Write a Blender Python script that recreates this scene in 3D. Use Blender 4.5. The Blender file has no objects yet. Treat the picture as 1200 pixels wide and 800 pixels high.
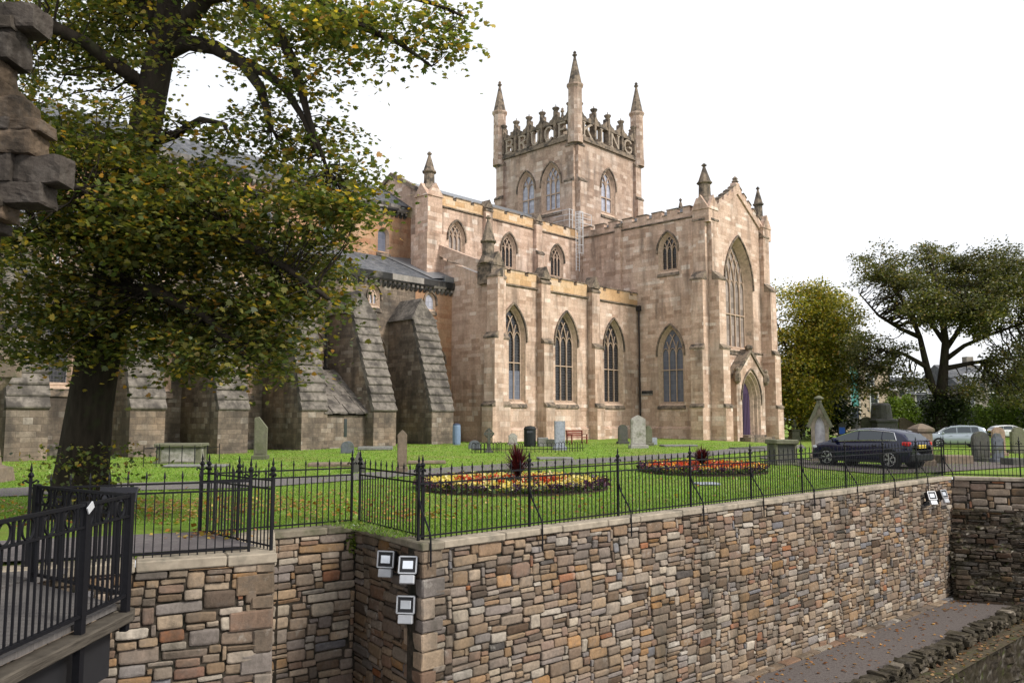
import bpy, math, random
import numpy as np
from mathutils import noise as mnoise
from mathutils import Vector, Matrix
from mathutils.geometry import tessellate_polygon

random.seed(7)
RNG = np.random.default_rng(11)
R = math.radians
SC = bpy.context.scene
COL = SC.collection

# ------------------------------------------------------------------ camera
F = 950.0; HOR = 490.0; CAMZ = 2.0
PITCH = math.atan((HOR-400)/F)
cam_d = bpy.data.cameras.new('camera'); cam = bpy.data.objects.new('camera', cam_d); COL.objects.link(cam)
cam.location = (0, 0, CAMZ); cam.rotation_euler = (math.pi/2+PITCH, 0, 0)
cam_d.sensor_width = 36; cam_d.sensor_fit = 'HORIZONTAL'; cam_d.lens = 36*F/1200
cam_d.clip_start = .1; cam_d.clip_end = 3000
SC.camera = cam

# ------------------------------------------------------------------ sky, sun, exposure
SUN_DIR = Vector((.78, -.42, .72)).normalized()
w = bpy.data.worlds.new('World'); SC.world = w; w.use_nodes = True
nt = w.node_tree; nt.nodes.clear()
sky = nt.nodes.new('ShaderNodeTexSky'); sky.sky_type = 'NISHITA'; sky.sun_disc = False
sky.sun_elevation = math.asin(SUN_DIR.z); sky.sun_rotation = math.atan2(SUN_DIR.x, SUN_DIR.y)
sky.air_density = 1.0; sky.dust_density = 3.0
cl = nt.nodes.new('ShaderNodeRGB'); cl.outputs[0].default_value = (9.3, 9.4, 9.7, 1)      # closed cloud layer
tcw = nt.nodes.new('ShaderNodeTexCoord'); nz = nt.nodes.new('ShaderNodeTexNoise'); nz.inputs['Scale'].default_value = 2.2; nz.inputs['Detail'].default_value = 5
mp = nt.nodes.new('ShaderNodeMapping'); mp.inputs[3].default_value = (1, 1, 2.5); nt.links.new(tcw.outputs['Generated'], mp.inputs[0]); nt.links.new(mp.outputs[0], nz.inputs['Vector'])
rw_ = nt.nodes.new('ShaderNodeValToRGB'); rw_.color_ramp.elements[0].position = .35; rw_.color_ramp.elements[0].color = (.87, .88, .895, 1); rw_.color_ramp.elements[1].position = .62; rw_.color_ramp.elements[1].color = (1.03, 1.03, 1.03, 1)
nt.links.new(nz.outputs[0], rw_.inputs[0])
clm = nt.nodes.new('ShaderNodeMixRGB'); clm.blend_type = 'MULTIPLY'; clm.inputs[0].default_value = 1.; nt.links.new(cl.outputs[0], clm.inputs[1]); nt.links.new(rw_.outputs[0], clm.inputs[2])
mx = nt.nodes.new('ShaderNodeMixRGB'); mx.inputs[0].default_value = .9
bg = nt.nodes.new('ShaderNodeBackground'); bg.inputs[1].default_value = .08
wo = nt.nodes.new('ShaderNodeOutputWorld')
nt.links.new(sky.outputs[0], mx.inputs[1]); nt.links.new(clm.outputs[0], mx.inputs[2])
nt.links.new(mx.outputs[0], bg.inputs[0]); nt.links.new(bg.outputs[0], wo.inputs[0])
sd = bpy.data.lights.new('sun', 'SUN'); sd.energy = 2.3; sd.angle = R(14); sd.color = (1, .95, .87)
sun = bpy.data.objects.new('sun', sd); COL.objects.link(sun)
sun.rotation_euler = (-SUN_DIR).to_track_quat('-Z', 'Y').to_euler(); sun.location = (20, -20, 60)
SC.view_settings.view_transform = 'Standard'; SC.view_settings.look = 'None'
SC.view_settings.gamma = 1; SC.view_settings.exposure = .75
SC.view_settings.use_curve_mapping = False
cy = SC.cycles
cy.max_bounces = 5; cy.diffuse_bounces = 3; cy.glossy_bounces = 3; cy.transmission_bounces = 2
cy.transparent_max_bounces = 4; cy.caustics_reflective = False; cy.caustics_refractive = False
cy.use_denoising = True
try:
    cy.denoiser = 'OPENIMAGEDENOISE'; cy.denoising_prefilter = 'ACCURATE'
except Exception: pass
cy.use_adaptive_sampling = True; cy.adaptive_threshold = .02

# ------------------------------------------------------------------ helpers
def ray(u, v):
    c, s = math.cos(PITCH), math.sin(PITCH)
    d = Vector((u-600, F*c-(400-v)*s, F*s+(400-v)*c))
    return d/d.y
def at(u, v, Y): return Vector((0, 0, CAMZ))+ray(u, v)*Y
def atz(u, v, z):
    r = ray(u, v); return Vector((0, 0, CAMZ))+r*((z-CAMZ)/r.z)
def smooth(t):
    t = min(1, max(0, t)); return t*t*(3-2*t)
def gz(x, y):                                   # height of the churchyard lawn
    d = smooth((y-19)/34)
    z = .04+.24*d*(1-.75*smooth((-x-5)/12))
    z -= .5*smooth((x-13)/14)*smooth((y-32)/18)
    return z
def gp(u, v):                                   # point on the lawn seen at a spot of the photograph
    z = .05
    for _ in range(12):
        p = atz(u, v, min(z, CAMZ-.4)); z = .5*z+.5*gz(p.x, p.y)
    p.z = gz(p.x, p.y); return p

def srgb(r, g, b):
    f = lambda c: (c/255/12.92 if c/255 < .04045 else ((c/255+.055)/1.055)**2.4)
    return (f(r), f(g), f(b), 1)

class MB:
    def __init__(s): s.v = []; s.f = []; s.c = []; s.cc = (1, 1, 1, 1)
    def vert(s, p): s.v.append(tuple(p)); s.c.append(s.cc); return len(s.v)-1
    def poly(s, pts): s.f.append([s.vert(p) for p in pts])
    def hexa(s, P):                              # 8 points: bottom ring of 4 (ccw seen from above), then top ring
        i = [s.vert(p) for p in P]
        for q in ((3, 2, 1, 0), (4, 5, 6, 7), (0, 1, 5, 4), (1, 2, 6, 5), (2, 3, 7, 6), (3, 0, 4, 7)):
            s.f.append([i[k] for k in q])
    def box(s, x0, x1, y0, y1, z0, z1):
        s.hexa([(x0, y0, z0), (x1, y0, z0), (x1, y1, z0), (x0, y1, z0), (x0, y0, z1), (x1, y0, z1), (x1, y1, z1), (x0, y1, z1)])
    def prism(s, pts, d):                        # closed planar outline extruded along d
        d = Vector(d); a = [Vector(p) for p in pts]; n = len(a)
        nn = Vector((0, 0, 0))
        for k in range(n): nn += a[k].cross(a[(k+1) % n])
        if nn.dot(d) > 0: a = a[::-1]
        i0 = [s.vert(p) for p in a]; i1 = [s.vert(p+d) for p in a]
        s.f.append(i0); s.f.append(i1[::-1])
        for k in range(n):
            l = (k+1) % n; s.f.append([i0[l], i0[k], i1[k], i1[l]])
    def tube(s, pts, rad, n=6, cap=True):
        pts = [Vector(p) for p in pts]
        if not isinstance(rad, (list, tuple)): rad = [rad]*len(pts)
        rings = []; up = None
        for k, p in enumerate(pts):
            t = (pts[min(k+1, len(pts)-1)]-pts[max(k-1, 0)])
            t = t.normalized() if t.length > 1e-9 else Vector((0, 0, 1))
            if up is None: up = t.orthogonal().normalized()
            up = (up-t*up.dot(t)); up = up.normalized() if up.length > 1e-6 else t.orthogonal().normalized()
            b = t.cross(up)
            rings.append([s.vert(p+(up*math.cos(2*math.pi*j/n)+b*math.sin(2*math.pi*j/n))*rad[k]) for j in range(n)])
        for a, b in zip(rings, rings[1:]):
            for j in range(n): s.f.append([a[j], a[(j+1) % n], b[(j+1) % n], b[j]])
        if cap: s.f.append(rings[0][::-1]); s.f.append(rings[-1])
    def lathe(s, c, prof, n=8, ph=0.):           # prof: (radius, z) from the bottom up
        c = Vector(c); rings = []
        for r, z in prof:
            rings.append([s.vert(c+Vector((r*math.cos(ph+2*math.pi*j/n), r*math.sin(ph+2*math.pi*j/n), z))) for j in range(n)])
        for a, b in zip(rings, rings[1:]):
            for j in range(n): s.f.append([a[j], a[(j+1) % n], b[(j+1) % n], b[j]])
        s.f.append(rings[0][::-1]); s.f.append(rings[-1])
    def bar(s, p, q, w, d, nrm):                 # rectangular bar p-q, width w in plane, depth d along nrm (centred)
        p = Vector(p); q = Vector(q); t = (q-p).normalized(); nrm = Vector(nrm); b = nrm.cross(t).normalized()*(w/2); e = nrm*(d/2)
        s.hexa([p-b-e, p+b-e, p+b+e, p-b+e, q-b-e, q+b-e, q+b+e, q-b+e])
    def cbox(s, o, ux, uy, uz, a, b, c, ch, jit=0.):     # chamfered block centred at o, half sizes a, b, c along the axes
        o = Vector(o); ids = {}
        def P(x, y, z):
            j = Vector((random.uniform(-1, 1), random.uniform(-1, 1), random.uniform(-1, 1)))*jit
            return s.vert(o+ux*x+uy*y+uz*z+j)
        for sx in (-1, 1):
            for sy in (-1, 1):
                for sz in (-1, 1):
                    ids[sx, sy, sz] = (P(sx*a, sy*(b-ch), sz*(c-ch)), P(sx*(a-ch), sy*b, sz*(c-ch)), P(sx*(a-ch), sy*(b-ch), sz*c))
        g = lambda x, y, z, k: ids[x, y, z][k]
        for q in (-1, 1):
            s.f.append([g(q, -1, -1, 0), g(q, 1, -1, 0), g(q, 1, 1, 0), g(q, -1, 1, 0)][::q])
            s.f.append([g(-1, q, -1, 1), g(-1, q, 1, 1), g(1, q, 1, 1), g(1, q, -1, 1)][::q])
            s.f.append([g(-1, -1, q, 2), g(1, -1, q, 2), g(1, 1, q, 2), g(-1, 1, q, 2)][::q])
        for x in (-1, 1):
            for y in (-1, 1):
                s.f.append([g(x, y, -1, 0), g(x, y, 1, 0), g(x, y, 1, 1), g(x, y, -1, 1)][::-x*y])
                s.f.append([g(x, -1, y, 0), g(x, -1, y, 2), g(x, 1, y, 2), g(x, 1, y, 0)][::-x*y])
                s.f.append([g(-1, x, y, 1), g(1, x, y, 1), g(1, x, y, 2), g(-1, x, y, 2)][::-x*y])
                for z in (-1, 1): s.f.append(list(ids[x, y, z])[::x*y*z])
    def build(s, name, mat, parent=None, smooth=False, uv=True, colour=False, kind=None, loc=None, rz=None):
        me = bpy.data.meshes.new(name); me.from_pydata(s.v, [], s.f)
        if uv and len(me.polygons):
            lay = me.uv_layers.new(name='UVMap'); nl = len(me.loops)
            li = np.empty(nl, np.int32); me.loops.foreach_get('vertex_index', li)
            co = np.array(s.v, float)[li]
            npol = len(me.polygons); nor = np.empty(npol*3, np.float32); me.polygons.foreach_get('normal', nor); nor = nor.reshape(-1, 3).astype(float)
            lt = np.empty(npol, np.int32); me.polygons.foreach_get('loop_total', lt)
            N = np.repeat(nor, lt, axis=0)
            T = np.stack([-N[:, 1], N[:, 0], np.zeros(len(N))], 1); ln = np.linalg.norm(T, axis=1)
            flat = ln < .35; T[flat] = (1, 0, 0); ln[flat] = 1; T /= ln[:, None]
            B = np.cross(N, T)
            U = np.stack([(co*T).sum(1), (co*B).sum(1)], 1)
            lay.data.foreach_set('uv', U.astype(np.float32).ravel())
        if colour:
            at_ = me.color_attributes.new('Col', 'FLOAT_COLOR', 'POINT'); at_.data.foreach_set('color', np.array(s.c, np.float32).ravel())
        if smooth: me.polygons.foreach_set('use_smooth', [True]*len(me.polygons))
        me.materials.append(mat); me.update()
        o = bpy.data.objects.new(name, me); COL.objects.link(o)
        if parent: o.parent = parent
        if kind: o['kind'] = kind
        if loc is not None: o.location = loc
        if rz is not None: o.rotation_euler = (0, 0, rz)
        return o

def npmesh(name, V, faces_n, mat, parent=None, col=None, kind=None, smooth=False):
    """V: (N,k,3) array, each of the N faces has k own corners"""
    n, k = V.shape[:2]
    me = bpy.data.meshes.new(name)
    me.vertices.add(n*k); me.loops.add(n*k); me.polygons.add(n)
    me.vertices.foreach_set('co', V.reshape(-1).astype(np.float32))
    me.loops.foreach_set('vertex_index', np.arange(n*k, dtype=np.int32))
    me.polygons.foreach_set('loop_start', np.arange(0, n*k, k, dtype=np.int32))
    if col is not None:
        a = me.color_attributes.new('Col', 'FLOAT_COLOR', 'POINT')
        c = np.ones((n, k, 4), np.float32); c[:, :, :3] = col[:, None, :]; a.data.foreach_set('color', c.ravel())
    me.materials.append(mat); me.update(calc_edges=True)
    o = bpy.data.objects.new(name, me); COL.objects.link(o)
    if parent: o.parent = parent
    if kind: o['kind'] = kind
    return o

def tag(o, label, cat, group=None):
    o['label'] = label; o['category'] = cat
    if group: o['group'] = group
    return o
def thing(name, label, cat, loc=(0, 0, 0), rz=0., group=None):
    o = bpy.data.objects.new(name, None); COL.objects.link(o); o.location = loc; o.rotation_euler = (0, 0, rz)
    o.empty_display_size = .3
    return tag(o, label, cat, group)
def copy_obj(o, parent, loc, rz=0.):
    c = o.copy(); COL.objects.link(c); c.parent = parent; c.location = loc; c.rotation_euler = (0, 0, rz)
    for ch in list(o.children):
        d = ch.copy(); COL.objects.link(d); d.parent = c
    return c

# ------------------------------------------------------------------ materials
class NT:
    def __init__(s, name):
        s.m = bpy.data.materials.new(name); s.m.use_nodes = True; s.t = s.m.node_tree; s.t.nodes.clear()
        s.out = s.t.nodes.new('ShaderNodeOutputMaterial'); s.p = s.t.nodes.new('ShaderNodeBsdfPrincipled')
        s.t.links.new(s.p.outputs[0], s.out.inputs[0])
    def n(s, typ, ins=None, **kw):
        d = s.t.nodes.new(typ)
        for k, v in kw.items(): setattr(d, k, v)
        for k, v in (ins or {}).items(): s.set(d, k, v)
        return d
    def set(s, d, k, v):
        if isinstance(v, bpy.types.NodeSocket): s.t.links.new(v, d.inputs[k])
        else: d.inputs[k].default_value = v
    def math(s, op, a, b=0., c=None, clamp=False):
        d = s.n('ShaderNodeMath', {0: a, 1: b}, operation=op); d.use_clamp = clamp
        if c is not None: s.set(d, 2, c)
        return d.outputs[0]
    def pos(s): return s.n('ShaderNodeNewGeometry').outputs['Position']
    def uv(s): return s.n('ShaderNodeTexCoord').outputs['UV']
    def attr(s, a='Col'): return s.n('ShaderNodeAttribute', attribute_name=a).outputs['Color']
    def noise(s, vec, scale, detail=4., rough=.55, stretch=None, out=0):
        if stretch: vec = s.n('ShaderNodeMapping', {0: vec, 3: stretch}).outputs[0]
        return s.n('ShaderNodeTexNoise', {'Vector': vec, 'Scale': scale, 'Detail': detail, 'Roughness': rough}).outputs[out]
    def ramp(s, fac, stops, interp='LINEAR'):
        d = s.n('ShaderNodeValToRGB', {0: fac}); e = d.color_ramp; e.interpolation = interp
        while len(e.elements) < len(stops): e.elements.new(.5)
        for el, (p, c) in zip(e.elements, stops):
            el.position = p; el.color = c if isinstance(c, (tuple, list)) else (c, c, c, 1)
        return d.outputs[0]
    def mix(s, fac, a, b, mode='MIX'):
        d = s.n('ShaderNodeMixRGB', blend_type=mode)
        s.set(d, 0, fac); s.set(d, 1, a); s.set(d, 2, b); return d.outputs[0]
    def bump(s, h, dist=.02, strength=.6):
        d = s.n('ShaderNodeBump', {'Height': h, 'Distance': dist, 'Strength': strength}); s.set(s.p, 'Normal', d.outputs[0])
    def fin(s, col, rough=.9, spec=.25, metal=0.):
        s.set(s.p, 'Base Color', col); s.set(s.p, 'Roughness', rough); s.set(s.p, 'Specular IOR Level', spec); s.set(s.p, 'Metallic', metal)
        return s.m

def c3(r, g, b): return (r, g, b, 1)

def ashlar(name, pal, bw=.85, bh=.36, mortar=c3(.2, .15, .11), mw=.009, stain=.55, stain_c=c3(.09, .075, .06), pale=.35, pale_c=c3(.52, .42, .34), rough_n=.5, grime=None):
    N = NT(name); uv = N.uv(); P = N.pos()
    sx = N.n('ShaderNodeSeparateXYZ', {0: uv}); u, v = sx.outputs[0], sx.outputs[1]
    wob = N.noise(P, 1.7, 2.)
    v2 = N.math('DIVIDE', N.math('ADD', N.math('ADD', v, N.math('MULTIPLY', N.math('SINE', N.math('MULTIPLY', v, 1.9)), .13)), N.math('MULTIPLY', wob, .03)), bh)
    row = N.math('FLOOR', v2); rr = N.n('ShaderNodeTexWhiteNoise', {'W': row}, noise_dimensions='1D').outputs[0]
    u2 = N.math('ADD', N.math('MULTIPLY', N.math('DIVIDE', u, bw), N.math('ADD', N.math('MULTIPLY', rr, .7), .65)), N.math('MULTIPLY', rr, 37.))
    col = N.math('FLOOR', u2)
    wn = N.n('ShaderNodeTexWhiteNoise', {'Vector': N.n('ShaderNodeCombineXYZ', {0: col, 1: row}).outputs[0]}, noise_dimensions='2D').outputs[0]
    fu = N.math('FRACT', u2); fv = N.math('FRACT', v2)
    du = N.math('MULTIPLY', N.math('MINIMUM', fu, N.math('SUBTRACT', 1., fu)), bw)
    dv = N.math('MULTIPLY', N.math('MINIMUM', fv, N.math('SUBTRACT', 1., fv)), bh)
    ed = N.math('MINIMUM', du, dv)
    mm = N.math('SUBTRACT', 1., N.math('DIVIDE', ed, mw*1.6, clamp=True), clamp=True)
    base = N.ramp(wn, pal)
    n1 = N.noise(P, 6., 6., .65)
    base = N.mix(1., base, N.ramp(n1, [(.25, .72), (.75, 1.22)]), 'MULTIPLY')
    big = N.noise(P, .33, 5., .62)
    base = N.mix(N.ramp(big, [(.52, 0.), (.68, pale)]), base, pale_c)
    st = N.noise(P, 1., 5., .6, (1.3, 1.3, .22))
    st2 = N.noise(P, .22, 4., .6)
    sf = N.math('MULTIPLY', N.ramp(st, [(.43, 0.), (.7, 1.)]), N.ramp(st2, [(.38, .3), (.6, 1.)]))
    base = N.mix(N.math('MULTIPLY', sf, stain), base, stain_c)
    if grime:
        g2 = N.noise(P, .55, 6., .7)
        base = N.mix(N.ramp(g2, [(.45, 0.), (.6, grime)]), base, stain_c)
    base = N.mix(N.math('MULTIPLY', mm, .75), base, mortar)
    h = N.math('ADD', N.math('MULTIPLY', N.math('SUBTRACT', 1., mm), .7), N.math('ADD', N.math('MULTIPLY', n1, rough_n), N.math('MULTIPLY', wn, .25)))
    N.bump(h, .022, .7)
    return N.fin(base, .93, .15)

def plain(name, col, rough=.8, var=.25, scale=8., spec=.25, metal=0., bump=0., stretch=None, second=None, sfac=(.5, .62)):
    N = NT(name); P = N.pos(); n = N.noise(P, scale, 5., .6, stretch)
    c = N.mix(1., col, N.ramp(n, [(.25, 1-var), (.75, 1+var)]), 'MULTIPLY')
    if second: c = N.mix(N.ramp(N.noise(P, scale*.35, 5., .65), [(sfac[0], 0.), (sfac[1], 1.)]), c, second)
    if bump: N.bump(n, bump, .6)
    return N.fin(c, rough, spec, metal)

def attr_mat(name, scale=14., var=.3, rough=.92, bump=.01, second=None, sfac=(.55, .7), gscale=.5, spec=.15, moss=None, streak=0.):
    N = NT(name); P = N.pos(); c = N.attr(); n = N.noise(P, scale, 7., .68)
    c = N.mix(1., c, N.ramp(n, [(.25, 1-var), (.75, 1+var)]), 'MULTIPLY')
    c = N.mix(N.ramp(N.noise(P, 4., 5., .65), [(.5, 0.), (.72, .55)]), c, c3(.13, .115, .1))
    if streak: c = N.mix(N.math('MULTIPLY', N.ramp(N.noise(P, 1.1, 5., .62, (1., 1., .28)), [(.47, 0.), (.68, streak)]), N.ramp(N.noise(P, .3, 3.), [(.38, .3), (.6, 1.)])), c, c3(.045, .042, .032))
    if streak: c = N.mix(N.ramp(N.noise(P, 2.3, 6., .7), [(.6, 0.), (.7, .4)]), c, c3(.4, .375, .33))
    if second: c = N.mix(N.ramp(N.noise(P, gscale, 6., .68), [(sfac[0], 0.), (sfac[1], .85)]), c, second)
    if moss: c = N.mix(N.ramp(N.noise(P, .9, 6., .7), [(.6, 0.), (.68, .8)]), c, moss)
    N.bump(n, bump, .8)
    return N.fin(c, rough, spec)

def leaf_mat(name, trans=.42):
    N = NT(name); c = N.attr()
    N.fin(c, .42, .4)
    tr = N.n('ShaderNodeBsdfTranslucent', {0: N.mix(1., c, c3(1.5, 1.6, .7), 'MULTIPLY')})
    ms = N.n('ShaderNodeMixShader', {0: trans}); N.t.links.new(N.p.outputs[0], ms.inputs[1]); N.t.links.new(tr.outputs[0], ms.inputs[2])
    N.t.links.new(ms.outputs[0], N.out.inputs[0]); return N.m

def lattice_glass(name, col, lead, bw=.16, bh=.22, lw=.012, rough=.15, spec=.5, var=.35):
    N = NT(name); P = N.pos(); sx = N.n('ShaderNodeSeparateXYZ', {0: N.uv()})
    u = N.math('DIVIDE', sx.outputs[0], bw); v = N.math('DIVIDE', sx.outputs[1], bh)
    fu = N.math('FRACT', u); fv = N.math('FRACT', v)
    du = N.math('MULTIPLY', N.math('MINIMUM', fu, N.math('SUBTRACT', 1., fu)), bw)
    dv = N.math('MULTIPLY', N.math('MINIMUM', fv, N.math('SUBTRACT', 1., fv)), bh)
    m = N.math('LESS_THAN', N.math('MINIMUM', du, dv), lw)
    wn = N.n('ShaderNodeTexWhiteNoise', {'Vector': N.n('ShaderNodeCombineXYZ', {0: N.math('FLOOR', u), 1: N.math('FLOOR', v)}).outputs[0]}, noise_dimensions='2D')
    c = N.mix(1., col, N.ramp(wn.outputs[0], [(0, 1-var), (1, 1+var)]), 'MULTIPLY')
    c = N.mix(N.math('MULTIPLY', m, .8), c, lead)
    N.bump(N.math('ADD', N.math('MULTIPLY', wn.outputs[0], .6), N.noise(P, 5.)), .01, .35)
    return N.fin(c, N.math('ADD', N.math('MULTIPLY', m, .4), rough), spec)

M = {}
M['sand'] = ashlar('sandstone', [(0, c3(.4, .27, .198)), (.12, c3(.49, .342, .26)), (.5, c3(.56, .402, .312)), (.8, c3(.6, .438, .342)), (.93, c3(.66, .51, .42)), (1, c3(.74, .62, .53))], bw=.8, bh=.31, stain=.85, stain_c=c3(.105, .082, .066), pale=.6, pale_c=c3(.66, .52, .43), mortar=c3(.36, .26, .19), mw=.007)
M['sandtower'] = ashlar('tower_sandstone', [(0, c3(.29, .2, .15)), (.25, c3(.395, .28, .212)), (.6, c3(.46, .335, .26)), (.85, c3(.52, .395, .315)), (1, c3(.63, .52, .44))], stain=.85, stain_c=c3(.15, .12, .1), pale=.5, pale_c=c3(.62, .52, .45), bh=.36, mortar=c3(.33, .25, .19), mw=.007)
M['ochre'] = ashlar('ochre_stone', [(0, c3(.48, .3, .16)), (.4, c3(.58, .38, .215)), (.8, c3(.62, .44, .28)), (1, c3(.66, .52, .4))], bw=1.1, bh=.45, stain=.45, stain_c=c3(.25, .16, .09), pale=.4, pale_c=c3(.62, .48, .35), mw=.006, mortar=c3(.42, .28, .15))
M['trim'] = plain('weathered_trim', c3(.22, .172, .13), .92, .35, 5., .15, bump=.01, second=c3(.075, .064, .054), sfac=(.45, .6))
M['paletrim'] = plain('pale_dressed_stone', c3(.5, .37, .28), .92, .3, 4., .15, bump=.008, second=c3(.2, .165, .13), sfac=(.55, .75))
M['tracery'] = plain('tracery_stone', c3(.45, .335, .255), .92, .25, 4., .15)
M['oldbrown'] = ashlar('old_rubble_stone', [(0, c3(.14, .108, .085)), (.3, c3(.205, .16, .122)), (.65, c3(.245, .19, .145)), (.9, c3(.285, .23, .18)), (1, c3(.36, .31, .26))], bw=.55, bh=.25, mw=.01, mortar=c3(.1, .08, .065), stain=.8, stain_c=c3(.05, .045, .04), pale=.5, pale_c=c3(.3, .2, .125), grime=.6, rough_n=1.4)
M['oldpink'] = ashlar('pink_patched_stone', [(0, c3(.36, .19, .11)), (.5, c3(.42, .24, .14)), (1, c3(.45, .28, .17))], bw=1., bh=.4, mw=.004, stain=.5, pale=.2)
M['soot'] = ashlar('sooty_cornice_stone', [(0, c3(.03, .03, .03)), (.5, c3(.06, .056, .055)), (.85, c3(.2, .18, .165)), (1, c3(.36, .33, .3))], bw=1.2, bh=.5, stain=.9, stain_c=c3(.02, .02, .02), pale=.65, pale_c=c3(.38, .35, .32))
M['slabs'] = plain('weathered_slab', c3(.165, .145, .125), .95, .5, 3.5, .12, bump=.03, second=c3(.07, .062, .055), sfac=(.44, .6))
M['slate'] = ashlar('roof_slate', [(0, c3(.07, .075, .085)), (.6, c3(.105, .11, .12)), (1, c3(.15, .15, .16))], bw=.35, bh=.28, mortar=c3(.04, .04, .045), stain=.3, pale=.25, pale_c=c3(.25, .25, .26))
M['lead'] = plain('lead_roof', c3(.19, .2, .215), .45, .25, 3., .5, metal=.3, stretch=(1, 1, .3))
M['glass'] = lattice_glass('dark_leaded_glass', c3(.016, .016, .019), c3(.07, .07, .075))
M['meshglass'] = lattice_glass('grey_protective_glazing', c3(.115, .125, .165), c3(.2, .2, .23), .34, .42, .014, .35, .4, .12)
M['paleglass'] = lattice_glass('pale_tower_glazing', c3(.4, .41, .48), c3(.2, .2, .23), .3, .36, .014, .3, .4, .2)
M['stoneglass'] = lattice_glass('grey_louvred_glazing', c3(.27, .225, .205), c3(.2, .165, .135), .3, .5, .02, .4, .35, .35)
M['purple'] = plain('purple_door_paint', c3(.055, .032, .075), .55, .2, 3., .3, stretch=(8, 8, .6))
M['iron'] = plain('black_iron_paint', c3(.006, .006, .008), .55, .3, 20., .22)
M['pipe'] = plain('dark_downpipe', c3(.03, .025, .025), .6, .3, 5.)
M['galv'] = plain('galvanised_steel', c3(.62, .63, .65), .45, .1, 8., .5, metal=.3)
M['rubble'] = attr_mat('rubble_stone', 15., .33, .93, .016, second=c3(.04, .036, .028), sfac=(.58, .74), gscale=.55, streak=.7)
M['mortar'] = plain('dark_mortar', c3(.05, .041, .032), .95, .5, 9., .1, bump=.03, second=c3(.02, .02, .015))
M['coping'] = plain('coping_slab', c3(.31, .265, .205), .92, .28, 5., .15, bump=.012, second=c3(.13, .12, .095), sfac=(.5, .7))
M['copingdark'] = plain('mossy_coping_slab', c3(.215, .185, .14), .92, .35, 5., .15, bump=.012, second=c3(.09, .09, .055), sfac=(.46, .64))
M['asphalt'] = plain('churchyard_path_asphalt', c3(.135, .12, .122), .92, .3, 30., .15, bump=.01, second=c3(.17, .155, .15))
M['redpath'] = plain('reddish_path_asphalt', c3(.12, .104, .096), .95, .35, 40., .1, bump=.012, second=c3(.085, .07, .068))
M['rock'] = attr_mat('mossy_rock', 5., .5, .96, .06, second=c3(.03, .026, .014), sfac=(.45, .65), gscale=1.6, spec=.1)
M['deck'] = plain('grey_deck_planks', c3(.12, .11, .104), .85, .3, 4., .2, bump=.01, stretch=(1., 9., 1.))
M['timber'] = plain('grey_timber_beam', c3(.07, .06, .048), .9, .6, 3., .15, bump=.02, stretch=(1.5, 1., 14.))
M['bark'] = plain('tree_bark', c3(.032, .026, .02), .95, .5, 6., .1, bump=.06, stretch=(1.6, 1.6, .35), second=c3(.036, .04, .02), sfac=(.55, .72))
M['leaf'] = leaf_mat('tree_leaf')
M['farleaf'] = leaf_mat('distant_leaf', .25)
M['blade'] = leaf_mat('grass_blade', .3)
M['petal'] = leaf_mat('petal', .25)
M['grave'] = attr_mat('grave_stone', 9., .3, .92, .012, second=c3(.09, .1, .05), sfac=(.52, .7), gscale=1.6)
M['soil'] = plain('bed_soil', c3(.045, .032, .022), .97, .4, 20., .1, bump=.03)
M['rubber'] = plain('tyre_rubber', c3(.012, .012, .013), .8, .1)
M['alloy'] = plain('wheel_alloy', c3(.55, .56, .58), .3, .05, metal=.8)
M['chrome'] = plain('chrome_trim', c3(.75, .76, .78), .15, .02, metal=1.)
M['carglass'] = plain('car_window_glass', c3(.03, .04, .05), .04, .05, spec=.75)
M['tail'] = plain('red_tail_lens', c3(.5, .012, .012), .15, .05, spec=.6)
M['headlamp'] = plain('clear_lamp_lens', c3(.6, .62, .65), .1, .05, spec=.8)
M['plate'] = plain('yellow_number_plate', c3(.65, .48, .05), .4, .03)
M['bench'] = plain('red_brown_bench_wood', c3(.17, .045, .03), .6, .25, 6., .3)
M['binblack'] = plain('black_bin_plastic', c3(.014, .016, .017), .5, .1)
M['bluep'] = plain('faded_blue_plastic', c3(.16, .22, .32), .5, .12)
M['bluesign'] = plain('bright_blue_paint', c3(.02, .09, .4), .45, .08)
M['lampbody'] = plain('grey_lamp_casting', c3(.42, .43, .45), .4, .12, metal=.35)
M['lampdark'] = plain('black_lamp_housing', c3(.02, .02, .022), .5, .1)
M['lampglass'] = plain('lamp_reflector_glass', c3(.72, .75, .8), .08, .05, spec=1., metal=.55)
M['marble'] = plain('white_marble', c3(.66, .64, .65), .6, .12, 3., .3, second=c3(.42, .4, .42))
M['harl'] = plain('beige_harled_wall', c3(.5, .4, .31), .9, .1, 2., .15)
M['greystone'] = ashlar('grey_house_stone', [(0, c3(.16, .145, .13)), (.5, c3(.23, .21, .19)), (1, c3(.3, .27, .24))], bw=.6, bh=.3)
M['white'] = plain('white_paint', c3(.75, .75, .75), .5, .04)
M['windowdark'] = plain('dark_window_pane', c3(.03, .035, .04), .08, .1, spec=.8)
M['teal'] = plain('turquoise_sheeting', c3(.12, .42, .4), .5, .25, .8)
M['scaffblue'] = plain('dark_blue_hoarding', c3(.05, .065, .11), .6, .15)
M['board'] = plain('dark_notice_board', c3(.02, .02, .025), .4, .2)
M['silverpaint'] = plain('silver_car_paint', c3(.36, .4, .44), .25, .03, metal=.5, spec=.6)
M['whitepaint'] = plain('white_car_paint', c3(.75, .76, .78), .25, .03, spec=.6)
M['navypaint'] = plain('navy_car_paint', c3(.004, .006, .03), .14, .03, spec=.6)
M['redpaint'] = plain('red_car_paint', c3(.35, .03, .02), .3, .03, spec=.6)

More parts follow.
